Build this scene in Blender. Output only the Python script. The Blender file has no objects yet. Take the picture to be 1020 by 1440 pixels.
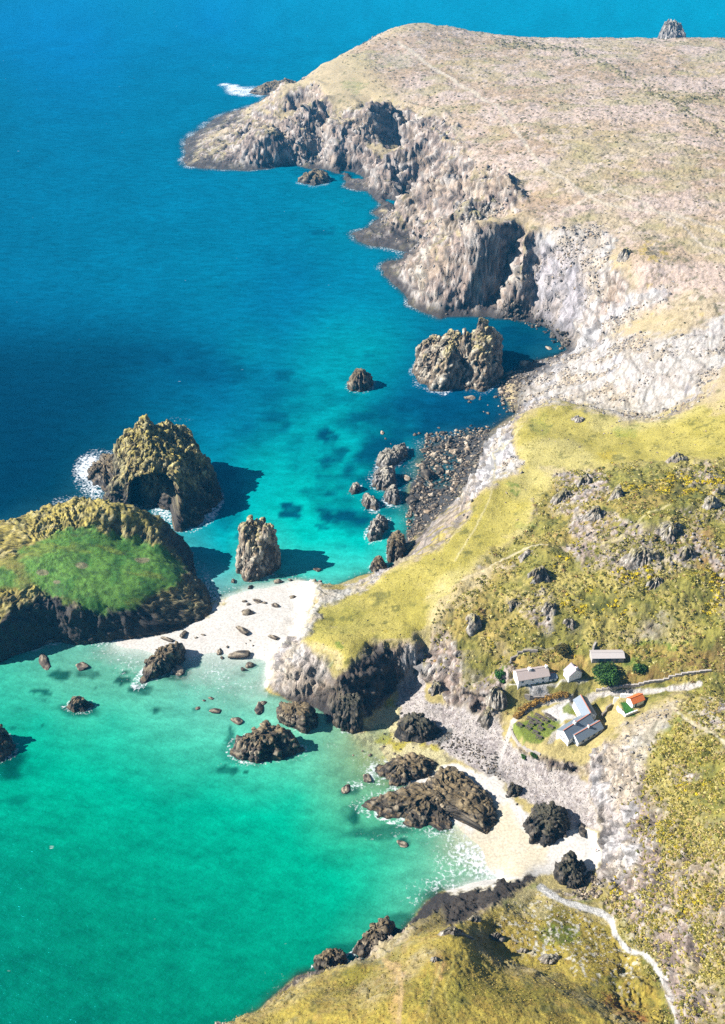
import bpy, math, random
import numpy as np
from mathutils import Vector, Matrix, noise as mnoise

# ------------------------------------------------------------------ camera, sky, sun, exposure
scene = bpy.context.scene
CAM_H = 260.0
PITCH = math.radians(35.0)
SUN_AZ = math.radians(-93.0)     # clockwise from +Y: the sun stands to the left
SUN_EL = math.radians(38.0)

cam_data = bpy.data.cameras.new("camera")
cam_data.sensor_fit = 'VERTICAL'
cam_data.sensor_height = 36.0
cam_data.lens = 35.0
cam_data.clip_start = 1.0
cam_data.clip_end = 30000.0
cam = bpy.data.objects.new("camera", cam_data)
cam.location = (0, 0, CAM_H)
cam.rotation_euler = (math.pi / 2 - PITCH, 0, 0)
scene.collection.objects.link(cam)
scene.camera = cam

world = bpy.data.worlds.new("World")
scene.world = world
world.use_nodes = True
wn = world.node_tree
bg = wn.nodes["Background"]
sky = wn.nodes.new("ShaderNodeTexSky")
sky.sky_type = 'NISHITA'
sky.sun_disc = False
sky.sun_elevation = SUN_EL
sky.sun_rotation = SUN_AZ
sky.altitude = 50
sky.air_density = 1.0
sky.dust_density = 0.3
sky.ozone_density = 2.0
wn.links.new(sky.outputs[0], bg.inputs[0])
bg.inputs[1].default_value = 0.05

sun_data = bpy.data.lights.new("sun", 'SUN')
sun_data.energy = 5.0
sun_data.angle = math.radians(0.5)
sun_data.color = (1.0, 0.955, 0.90)
sun = bpy.data.objects.new("sun", sun_data)
sdir = Vector((math.sin(SUN_AZ) * math.cos(SUN_EL), math.cos(SUN_AZ) * math.cos(SUN_EL), math.sin(SUN_EL)))
sun.rotation_euler = sdir.to_track_quat('Z', 'Y').to_euler()
sun.location = (-300, 300, 600)
scene.collection.objects.link(sun)

vs = scene.view_settings
vs.view_transform = 'Standard'
vs.look = 'None'
vs.exposure = 1.75
vs.gamma = 1.0
vs.use_curve_mapping = False
scene.cycles.use_denoising = False
scene.cycles.max_bounces = 5
scene.cycles.diffuse_bounces = 2
scene.cycles.glossy_bounces = 2
scene.cycles.transparent_max_bounces = 6
scene.cycles.volume_bounces = 0
scene.cycles.sample_clamp_indirect = 4

# ------------------------------------------------------------------ pixel <-> world of the photograph (1020 x 1440)
FPX = 1400.0
CP, SP = math.cos(PITCH), math.sin(PITCH)

def W(px, py, z):
    dx = (px - 510.0) / FPX
    dy = (720.0 - py) / FPX
    diry = CP + dy * SP
    dirz = -SP + dy * CP
    t = (z - CAM_H) / dirz
    return np.array([dx * t, diry * t, z])

def project(x, y, z):
    d = y * CP - (z - CAM_H) * SP
    u = y * SP + (z - CAM_H) * CP
    return 510.0 + FPX * x / d, 720.0 - FPX * u / d

def lin(c):
    c = np.asarray(c, float) / 255.0
    return np.where(c <= 0.04045, c / 12.92, ((c + 0.055) / 1.055) ** 2.4)

KEXP = 3.3   # brightness of a sunlit white surface at this exposure
def S(r, g, b):
    """albedo of a surface that reads as this sRGB colour in full sun"""
    x = np.array((r, g, b), float) / 255.0
    x = x + 0.6 * x * (1 - x) * (2 * x - 0.55)
    return lin(x * 255) / KEXP

# ------------------------------------------------------------------ numpy noise
def _h(ix, iy, iz, seed):
    n = (ix.astype(np.uint32) * np.uint32(374761393) + iy.astype(np.uint32) * np.uint32(668265263)
         + iz.astype(np.uint32) * np.uint32(2147483647 - 1013) + np.uint32((seed * 974711) & 0xffffffff))
    n = (n ^ (n >> np.uint32(13))) * np.uint32(1274126177)
    n = n ^ (n >> np.uint32(16))
    n = n * np.uint32(2246822519)
    n ^= n >> np.uint32(15)
    return n

def _hf(ix, iy, iz, seed):
    return (_h(ix, iy, iz, seed) & np.uint32(0xffffff)).astype(np.float32) * np.float32(2.0 / 16777215.0) - np.float32(1)

def n2(x, y, seed=0):
    x = np.asarray(x, np.float64); y = np.asarray(y, np.float64)
    xi = np.floor(x); yi = np.floor(y)
    fx = (x - xi).astype(np.float32); fy = (y - yi).astype(np.float32)
    xi = xi.astype(np.int64); yi = yi.astype(np.int64)
    u = fx * fx * fx * (fx * (fx * 6 - 15) + 10); v = fy * fy * fy * (fy * (fy * 6 - 15) + 10)
    z0 = np.zeros_like(xi)
    a = _hf(xi, yi, z0, seed); b = _hf(xi + 1, yi, z0, seed)
    c = _hf(xi, yi + 1, z0, seed); d = _hf(xi + 1, yi + 1, z0, seed)
    return (a + (b - a) * u) * (1 - v) + (c + (d - c) * u) * v

def n3(x, y, z, seed=0):
    x = np.asarray(x, np.float64); y = np.asarray(y, np.float64); z = np.asarray(z, np.float64)
    xi = np.floor(x); yi = np.floor(y); zi = np.floor(z)
    u = (x - xi).astype(np.float32); v = (y - yi).astype(np.float32); w = (z - zi).astype(np.float32)
    xi = xi.astype(np.int64); yi = yi.astype(np.int64); zi = zi.astype(np.int64)
    u = u * u * (3 - 2 * u); v = v * v * (3 - 2 * v); w = w * w * (3 - 2 * w)
    def L(k):
        a = _hf(xi, yi, zi + k, seed); b = _hf(xi + 1, yi, zi + k, seed)
        c = _hf(xi, yi + 1, zi + k, seed); d = _hf(xi + 1, yi + 1, zi + k, seed)
        return (a + (b - a) * u) * (1 - v) + (c + (d - c) * u) * v
    p = L(0); q = L(1)
    return p + (q - p) * w

def fbm2(x, y, octv=4, seed=0, gain=0.5, lac=2.03):
    s = 0; a = 1.0; tot = 0
    for i in range(octv):
        s = s + a * n2(x * lac ** i + 17.3 * i, y * lac ** i - 9.1 * i, seed + i * 7)
        tot += a; a *= gain
    return s / tot * 1.6

def fbm3(x, y, z, octv=4, seed=0, gain=0.5, lac=2.03, ridge=False):
    s = 0; a = 1.0; tot = 0
    for i in range(octv):
        k = lac ** i
        n = n3(x * k + 17.3 * i, y * k - 9.1 * i, z * k + 3.7 * i, seed + i * 7)
        if ridge:
            n = 1 - 2.2 * np.abs(n)
        s = s + a * n
        tot += a; a *= gain
    return s / tot * (1.0 if ridge else 1.6)

def cells3(x, y, z, seed=0):
    """F1 cell: random offset per cell plus a random tilt, so the surface breaks into tilted blocks; returns value, edge"""
    xi = np.floor(x).astype(np.int64); yi = np.floor(y).astype(np.int64); zi = np.floor(z).astype(np.int64)
    best = np.full(x.shape, 9.0, np.float32); sec = np.full(x.shape, 9.0, np.float32)
    val = np.zeros(x.shape, np.float32)
    for dx in (-1, 0, 1):
        for dy in (-1, 0, 1):
            for dz in (-1, 0, 1):
                cx = xi + dx; cy = yi + dy; cz = zi + dz
                h = _h(cx, cy, cz, seed)
                rx = (h & np.uint32(1023)).astype(np.float32) / 1023.0
                ry = ((h >> np.uint32(10)) & np.uint32(1023)).astype(np.float32) / 1023.0
                rz = ((h >> np.uint32(20)) & np.uint32(1023)).astype(np.float32) / 1023.0
                ex = (x - cx).astype(np.float32) - rx; ey = (y - cy).astype(np.float32) - ry; ez = (z - cz).astype(np.float32) - rz
                d = ex * ex + ey * ey + ez * ez
                m = d < best
                sec = np.where(m, best, np.minimum(sec, d))
                v = (ry - 0.5) * 1.3 + (rz - 0.5) * 1.6 * ex + (rx - 0.5) * 1.6 * ey + (ry * rz - 0.25) * 1.6 * ez
                val = np.where(m, v, val)
                best = np.where(m, d, best)
    return val, np.sqrt(sec) - np.sqrt(best)

def sstep(a, b, x):
    t = np.clip((x - a) / (b - a), 0, 1)
    return t * t * (3 - 2 * t)

def mixc(col, c, m):
    return col + (np.asarray(c)[None, :] - col) * m[:, None]

# ------------------------------------------------------------------ interpolation through scattered points (linear radial basis)
class RBF:
    def __init__(self, P, V, smooth=0.0):
        P = np.asarray(P, float); V = np.asarray(V, float)
        if V.ndim == 1:
            V = V[:, None]
        n = len(P)
        D = np.sqrt(((P[:, None, :] - P[None, :, :]) ** 2).sum(2))
        A = np.zeros((n + 1, n + 1))
        A[:n, :n] = -D + np.eye(n) * smooth
        A[:n, n] = 1; A[n, :n] = 1
        b = np.zeros((n + 1, V.shape[1])); b[:n] = V
        self.w = np.linalg.lstsq(A, b, rcond=1e-12)[0] if n < 60 else np.linalg.solve(A + np.eye(n + 1) * 1e-9, b)
        self.P = P
    def __call__(self, Q, chunk=20000):
        Q = np.asarray(Q, float)
        out = np.empty((len(Q), self.w.shape[1]))
        P = self.P.astype(np.float32); w = self.w[:-1].astype(np.float64)
        for i in range(0, len(Q), chunk):
            q = Q[i:i + chunk].astype(np.float32)
            D = np.sqrt((q[:, None, 0] - P[None, :, 0]) ** 2 + (q[:, None, 1] - P[None, :, 1]) ** 2)
            out[i:i + chunk] = -(D.astype(np.float64) @ w) + self.w[-1]
        return out

def dens(pl, step):
    out = []
    pl = [tuple(map(float, p)) for p in pl]
    for a, b in zip(pl[:-1], pl[1:]):
        n = max(1, int(math.hypot(b[0] - a[0], b[1] - a[1]) / step))
        for k in range(n):
            t = k / n
            out.append(tuple(a[j] + (b[j] - a[j]) * t for j in range(len(a))))
    out.append(pl[-1])
    return out

def poly_sd(px, py, poly):
    """signed pixel distance to a polygon, positive inside"""
    poly = np.asarray(poly, float)
    d = np.full(px.shape, 1e9); inside = np.zeros(px.shape, bool)
    n = len(poly)
    for i in range(n):
        ax, ay = poly[i]; bx, by = poly[(i + 1) % n]
        ex, ey = bx - ax, by - ay
        t = np.clip(((px - ax) * ex + (py - ay) * ey) / max(1e-9, ex * ex + ey * ey), 0, 1)
        d = np.minimum(d, (px - ax - t * ex) ** 2 + (py - ay - t * ey) ** 2)
        c = ((ay > py) != (by > py))
        if by != ay:
            inside ^= c & (px < (bx - ax) * (py - ay) / (by - ay) + ax)
    d = np.sqrt(d)
    return np.where(inside, d, -d)

def line_d(px, py, pl):
    d = np.full(px.shape, 1e9)
    for (ax, ay), (bx, by) in zip(pl[:-1], pl[1:]):
        ex, ey = bx - ax, by - ay
        t = np.clip(((px - ax) * ex + (py - ay) * ey) / max(1e-9, ex * ex + ey * ey), 0, 1)
        d = np.minimum(d, (px - ax - t * ex) ** 2 + (py - ay - t * ey) ** 2)
    return np.sqrt(d)

def bbox_apply(px, py, pts, pad, fn):
    """evaluate fn only near the given points, 0 or -1e3 elsewhere"""
    pts = np.asarray(pts, float)
    m = (px > pts[:, 0].min() - pad) & (px < pts[:, 0].max() + pad) & (py > pts[:, 1].min() - pad) & (py < pts[:, 1].max() + pad)
    out = np.full(px.shape, -1e3)
    if m.any():
        out[m] = fn(px[m], py[m])
    return out

def pmask(px, py, poly, soft=3.0):
    return sstep(-soft, soft, bbox_apply(px, py, poly, soft * 2 + 2, lambda a, b: poly_sd(a, b, poly)))

def lmask(px, py, pl, width, soft=1.5):
    return sstep(-soft, soft, width - -bbox_apply(px, py, pl, width + soft * 2 + 2, lambda a, b: -line_d(a, b, pl)))

# ------------------------------------------------------------------ mesh and object helpers
col_main = scene.collection

def mesh_np(name, verts, faces, mat=None, color=None, smooth=False, attrs=None):
    """verts (n,3), faces (m,k) with k 3 or 4 -> mesh; color (n,3) becomes the point attribute Col"""
    me = bpy.data.meshes.new(name)
    verts = np.ascontiguousarray(verts, np.float32); faces = np.ascontiguousarray(faces, np.int32)
    me.vertices.add(len(verts)); me.vertices.foreach_set("co", verts.ravel())
    m, k = faces.shape
    me.loops.add(m * k); me.loops.foreach_set("vertex_index", faces.ravel())
    me.polygons.add(m)
    me.polygons.foreach_set("loop_start", np.arange(0, m * k, k, dtype=np.int32))
    me.polygons.foreach_set("loop_total", np.full(m, k, np.int32))
    if smooth:
        me.polygons.foreach_set("use_smooth", np.ones(m, bool))
    if color is not None:
        c4 = np.ones((len(verts), 4), np.float32); c4[:, :3] = np.clip(color, 0, 1)
        at = me.color_attributes.new("Col", 'FLOAT_COLOR', 'POINT'); at.data.foreach_set("color", c4.ravel())
    for an, av in (attrs or {}).items():
        at = me.attributes.new(an, 'FLOAT', 'POINT'); at.data.foreach_set("value", np.ascontiguousarray(av, np.float32))
    me.update(calc_edges=True)
    if mat:
        me.materials.append(mat)
    return me

def link(name, data, parent=None, loc=None):
    o = bpy.data.objects.new(name, data)
    col_main.objects.link(o)
    if parent is not None:
        o.parent = parent
    if loc is not None:
        o.location = loc
    return o

def tag(o, label=None, cat=None, group=None, kind=None):
    if label: o["label"] = label
    if cat: o["category"] = cat
    if group: o["group"] = group
    if kind: o["kind"] = kind
    return o

def empty(name, loc, rz=0.0):
    o = bpy.data.objects.new(name, None)
    o.location = loc; o.rotation_euler = (0, 0, rz); o.empty_display_size = 0.5
    col_main.objects.link(o)
    return o

class MB:
    """collects simple solids for one part"""
    def __init__(self):
        self.v = []; self.f = []
    def add(self, v, f):
        n = len(self.v); self.v += [tuple(p) for p in v]; self.f += [tuple(i + n for i in q) for q in f]
        return self
    def box(self, x0, x1, y0, y1, z0, z1):
        v = [(x0, y0, z0), (x1, y0, z0), (x1, y1, z0), (x0, y1, z0), (x0, y0, z1), (x1, y0, z1), (x1, y1, z1), (x0, y1, z1)]
        return self.add(v, [(0, 3, 2, 1), (4, 5, 6, 7), (0, 1, 5, 4), (1, 2, 6, 5), (2, 3, 7, 6), (3, 0, 4, 7)])
    def prism(self, base, z0, z1):
        n = len(base)
        v = [(x, y, z0) for x, y in base] + [(x, y, z1) for x, y in base]
        return self.add(v, [tuple(range(n))[::-1], tuple(range(n, 2 * n))] + [(i, (i + 1) % n, n + (i + 1) % n, n + i) for i in range(n)])
    def build(self, name, mat, parent=None, loc=None, mesh=None):
        me = bpy.data.meshes.new(name)
        me.from_pydata(self.v, [], self.f); me.update()
        if mat: me.materials.append(mat)
        return link(name, me, parent, loc)

# ------------------------------------------------------------------ materials
def new_mat(name):
    m = bpy.data.materials.new(name); m.use_nodes = True
    nt = m.node_tree
    return m, nt, nt.nodes["Principled BSDF"]

def attr_mat(name, nscale, var, bump, bscale, rough=0.9, spec=0.25):
    """vertex colour of the surface, broken up by fine noise, with fine relief"""
    m, nt, p = new_mat(name)
    N, Lk = nt.nodes.new, nt.links.new
    a = N("ShaderNodeAttribute"); a.attribute_name = "Col"
    g = N("ShaderNodeNewGeometry")
    no = N("ShaderNodeTexNoise"); no.inputs["Scale"].default_value = nscale; no.inputs["Detail"].default_value = 4; no.inputs["Roughness"].default_value = 0.7
    Lk(g.outputs["Position"], no.inputs["Vector"])
    mr = N("ShaderNodeMapRange"); mr.inputs[1].default_value = 0.25; mr.inputs[2].default_value = 0.75
    mr.inputs[3].default_value = 1 - var; mr.inputs[4].default_value = 1 + var
    Lk(no.outputs[0], mr.inputs[0])
    mul = N("ShaderNodeVectorMath"); mul.operation = 'SCALE'
    Lk(a.outputs["Color"], mul.inputs[0]); Lk(mr.outputs[0], mul.inputs["Scale"])
    Lk(mul.outputs[0], p.inputs["Base Color"])
    nb = N("ShaderNodeTexNoise"); nb.inputs["Scale"].default_value = bscale; nb.inputs["Detail"].default_value = 5; nb.inputs["Roughness"].default_value = 0.75
    Lk(g.outputs["Position"], nb.inputs["Vector"])
    b = N("ShaderNodeBump"); b.inputs["Strength"].default_value = 1.0; b.inputs["Distance"].default_value = bump
    Lk(nb.outputs[0], b.inputs["Height"]); Lk(b.outputs[0], p.inputs["Normal"])
    p.inputs["Roughness"].default_value = rough
    p.inputs["Specular IOR Level"].default_value = spec
    return m

def plain(name, rgb, rough=0.8, var=0.12, nscale=2.0, spec=0.3, bump=0.0):
    m, nt, p = new_mat(name)
    N, Lk = nt.nodes.new, nt.links.new
    no = N("ShaderNodeTexNoise"); no.inputs["Scale"].default_value = nscale; no.inputs["Detail"].default_value = 5
    g = N("ShaderNodeNewGeometry"); Lk(g.outputs["Position"], no.inputs["Vector"])
    mx = N("ShaderNodeMix"); mx.data_type = 'RGBA'
    mx.inputs[6].default_value = (*[max(0, c * (1 - var)) for c in rgb], 1); mx.inputs[7].default_value = (*[min(1, c * (1 + var)) for c in rgb], 1)
    Lk(no.outputs[0], mx.inputs[0]); Lk(mx.outputs[2], p.inputs["Base Color"])
    p.inputs["Roughness"].default_value = rough; p.inputs["Specular IOR Level"].default_value = spec
    if bump:
        b = N("ShaderNodeBump"); b.inputs["Distance"].default_value = bump
        Lk(no.outputs[0], b.inputs["Height"]); Lk(b.outputs[0], p.inputs["Normal"])
    return m

M_TERRAIN = attr_mat("terrain_surface", 1.3, 0.38, 0.45, 1.4)
_nt = M_TERRAIN.node_tree
_ra = _nt.nodes.new("ShaderNodeAttribute"); _ra.attribute_name = "relief"
_nt.links.new(_ra.outputs["Fac"], [n for n in _nt.nodes if n.type == 'BUMP'][0].inputs["Strength"])
M_ROCK = attr_mat("sea_rock", 0.7, 0.45, 0.35, 0.9, rough=0.8, spec=0.3)
M_SCRUB = attr_mat("scrub_leaf", 1.5, 0.3, 0.1, 3.0, rough=0.85)
# ------------------------------------------------------------------ the land: heights through break lines read off the photograph
LINES = [
 # waterline of the far headland and the cliffs (px, py, z)
 [(262,232,0),(280,236,0),(310,238,0),(345,240,0),(380,237,0),(412,231,0),(440,238,0),(455,236,0),(470,243,0),(488,246,0),(484,262,0),(500,268,0),(519,268,0),
  (531,282,0),(540,288,0),(522,298,0),(536,306,0),(520,318,0),(498,329,0),(508,340,0),(523,346,0),(551,349,0),(577,354,0),(566,362,0),(540,371,0),(537,387,0),(552,400,0),
  (567,412,0),(575,428,0),(600,441,0),(619,449,0),(644,446,0),(668,446,0),(690,446,0),(712,447,0),(740,452,0),(768,459,0),(784,474,0),(795,489,0),(780,499,0),(752,508,0),(735,516,0),
  (716,530,0),(705,548,0),(716,566,0),(722,580,0),(706,596,0),(690,607,0)],
 # boulder beach, waterline
 [(690,607,0),(660,612,0),(631,615,0),(608,628,0),(600,650,0),(588,668,0),(577,690,0),(578,712,0),(580,735,0),(574,760,0),(566,786,0),(548,797,0),(528,808,0),(500,818,0),(470,822,0),(445,822,0)],
 # foot of the pale cliff above the boulder beach
 [(690,612,3),(676,640,4),(668,660,4),(650,690,4),(634,704,4),(612,726,3),(592,752,2.5),(577,774,2)],
 # cliff top, pale cliff and slab
 [(784,561,33),(762,570,31),(742,580,30),(724,592,29),(714,610,29),(722,632,30),(737,652,31),(722,668,31),(690,678,30),(672,690,29),(660,712,28),(655,735,26),(640,752,25),(620,768,23),
  (590,784,21),(560,796,18),(530,812,16),(505,824,15),(478,834,14),(455,826,12),(440,818,11)],
 [(438,812,5),(428,830,7),(430,845,9),(424,862,15)],
 # foot of the meadow headland, west and south
 [(440,822,0.4),(431,838,1),(424,860,1.2),(420,885,1.3),(402,900,1.2),(385,912,1.0),(378,935,0.2),(373,962,0),(378,974,0),(400,984,0),(425,994,0),(450,1005,0),(470,1016,0),(494,1028,0),(514,1020,0.7),
  (532,1006,1.2),(546,990,2),(556,972,2.6),(566,958,3),(580,952,3.5),(594,950,4)],
 # meadow headland cliff top
 [(440,830,13),(446,848,17),(436,868,20),(424,888,21),(428,905,21),(446,922,21),(458,942,20),(472,958,19),(486,962,19),(506,948,20),(516,930,21),(521,912,22),(540,903,23),(566,906,22),(588,914,21),(596,928,16)],
 [(402,912,10),(410,930,13),(425,945,13),(445,962,12),(465,985,10)],
 [(404,948,7),(420,962,6),(435,975,5)],
 # upper edge of the shingle beach
 [(594,958,4.5),(586,976,5),(596,986,5.5),(620,984,6),(650,1000,6),(690,1012,6),(712,1020,7),(722,1048,7),(738,1066,7),(770,1080,7),(800,1090,7),(826,1108,6.5),(836,1140,5.5),(842,1180,4.5),(846,1215,4),(842,1245,4.5),(820,1262,5.5),(790,1252,4.5),(765,1240,4)],
 # land just above that edge
 [(600,940,12),(612,962,9),(640,972,10.5),(668,985,10),(700,990,11),(722,1000,10.5),(734,1030,10.5),(748,1054,10.5),(775,1066,10.5),(810,1072,11)],
 [(836,1062,13),(850,1092,12.5),(858,1120,12),(866,1160,11),(868,1200,10),(870,1235,9.5),(862,1262,8.5)],
 # shingle and sand
 [(620,998,4.2),(660,1030,4),(700,1060,4.2),(760,1095,4.2),(806,1130,4)],
 [(560,990,2.5),(580,1010,2.2),(620,1040,2.4),(660,1080,2.2),(700,1105,2.2),(740,1130,2.2),(790,1160,3),(820,1200,3)],
 [(700,1140,1.0),(716,1165,0.9),(730,1190,1.2),(760,1205,1.8),(790,1190,2.4)],
 # waterline, south beach
 [(494,1028,0),(512,1036,0),(530,1048,0),(545,1064,0),(560,1085,0),(600,1110,0),(640,1150,0),(662,1178,0),(678,1196,0),(684,1212,0),(690,1226,0),(700,1232,0)],
 # dark rocky shore below the south beach: foot and crest
 [(700,1232,0),(672,1240,0),(648,1250,0),(620,1258,0),(598,1268,0),(586,1284,0),(578,1298,0),(566,1312,0)],
 [(755,1222,3),(738,1228,5),(712,1240,7),(685,1252,9),(655,1268,10),(630,1280,12),(612,1292,13)],
 # near hill: seaward edge (the drop behind it is out of sight)
 [(612,1292,15),(590,1304,17),(568,1322,18),(550,1338,18),(533,1347,17),(498,1354,15),(462,1363,14),(425,1386,15),(385,1413,16),(350,1430,17),(320,1441,18),(260,1480,22)],
 [(752,1262,7),(720,1270,12),(690,1285,17),(660,1300,24),(640,1325,30),(620,1350,34)],
 # path up the slope
 [(772,1256,6.5),(800,1270,7.5),(830,1281,9),(858,1294,10.5),(866,1315,12.5),(884,1334,15),(905,1342,17.5),(922,1356,20),(936,1380,23),(946,1405,26),(956,1440,30)],
 # stream gully on the near hill
 [(690,1318,19),(720,1340,19),(760,1356,20),(800,1372,22),(840,1392,24),(880,1420,27),(900,1440,29)],
 [(675,1330,26),(710,1356,27),(750,1374,28),(800,1395,30),(840,1420,33),(860,1440,35)],
 # cove valley with the houses, track
 [(720,1012,9.5),(738,996,11),(760,986,12.5),(800,980,15),(850,976,17),(900,972,19.5),(950,966,22.5),(1000,958,26),(1060,950,30)],
 [(716,965,16),(740,972,16),(775,962,17.5),(815,960,19)],
 [(720,940,20.5),(760,932,22),(800,922,23.5),(840,912,25),(900,908,27),(960,905,30)],
 [(838,950,20.5),(860,952,21),(900,950,22.5),(960,946,26)],
 # rocky ridge beside the houses
 [(838,1058,15),(856,1035,18),(876,1015,20.5),(900,998,23),(930,984,26),(960,974,29)],
 [(866,1076,18),(886,1052,22),(910,1030,25),(940,1008,28),(975,1000,30)],
 # ridge of the grassy headland, the hollow behind it is out of sight
 [(784,561,33),(808,572,33),(835,574,34),(858,576,35),(889,591,37),(921,590,40),(953,580,44),(988,559,49),(1013,544,53),(1050,520,58)],
 # foot of the pale slope beyond
 [(724,556,1.5),(740,568,6),(770,560,17),(800,566,24),(840,574,27),(889,588,30),(925,585,34),(960,568,40)],
 # pale slope crest (arete) between the two bowls
 [(798,490,1),(815,480,12),(835,465,25),(860,447,38),(890,428,48),(915,412,55),(938,398,60),(980,392,64),(1040,392,68)],
 [(770,515,4),(800,500,11),(830,482,22),(860,470,33),(900,462,45),(950,455,54),(1000,455,60)],
 # spur left of the dark gully: crest, gully floor
 [(722,317,58),(700,340,50),(680,361,41),(668,382,32),(658,402,22),(650,420,13),(643,438,4)],
 [(727,334,48),(720,355,37),(712,380,26),(700,405,14),(690,425,5),(684,440,1)],
 [(738,332,54),(735,360,43),(728,385,32),(722,405,22),(712,425,12),(705,440,4)],
 # top edge of the pale bowl
 [(740,322,58),(765,318,59),(800,322,60),(835,318,62),(862,330,63),(880,370,62),(905,395,60)],
 [(746,350,45),(749,375,34),(752,405,21),(758,432,9)],
 [(762,405,24),(776,405,28),(795,408,32),(815,412,36),(832,420,37)],
 [(765,350,47),(785,350,50),(815,355,53),(840,370,54)],
 [(772,446,6),(786,450,11),(800,456,16),(815,462,19)],
 # headland skyline and its flanks
 [(268,231,1.5),(290,215,7),(310,200,13),(335,182,21),(358,165,29),(385,148,36),(405,130,42),(430,110,47),(455,90,52),(480,78,56),(510,62,60),(540,45,65),(570,36,68),(600,32,69),(625,38,68),(645,50,66),(665,62,64)],
 [(665,63,63),(700,67,65),(740,64,66),(800,60,67),(860,58,68),(930,55,69),(980,55,69),(1040,55,70)],
 # cliff tops of the headland, seaward faces below
 [(440,150,44),(470,170,42),(500,165,47),(530,175,46),(560,160,50),(600,180,50),(625,215,47),(600,255,37),(580,280,30),(600,310,28),(640,300,40),(660,260,50)],
 [(345,212,14),(380,205,20),(410,190,29),(440,195,25),(465,215,16),(500,225,17),(530,235,22),(552,262,15)],
 [(455,160,40),(452,190,22),(448,215,8),(446,232,1.5)],
 [(545,318,8),(575,305,18),(590,330,14),(600,360,17),(625,345,28),(650,320,40)],
 [(572,388,9),(600,400,14),(620,420,10),(630,395,22)],
]
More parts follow.
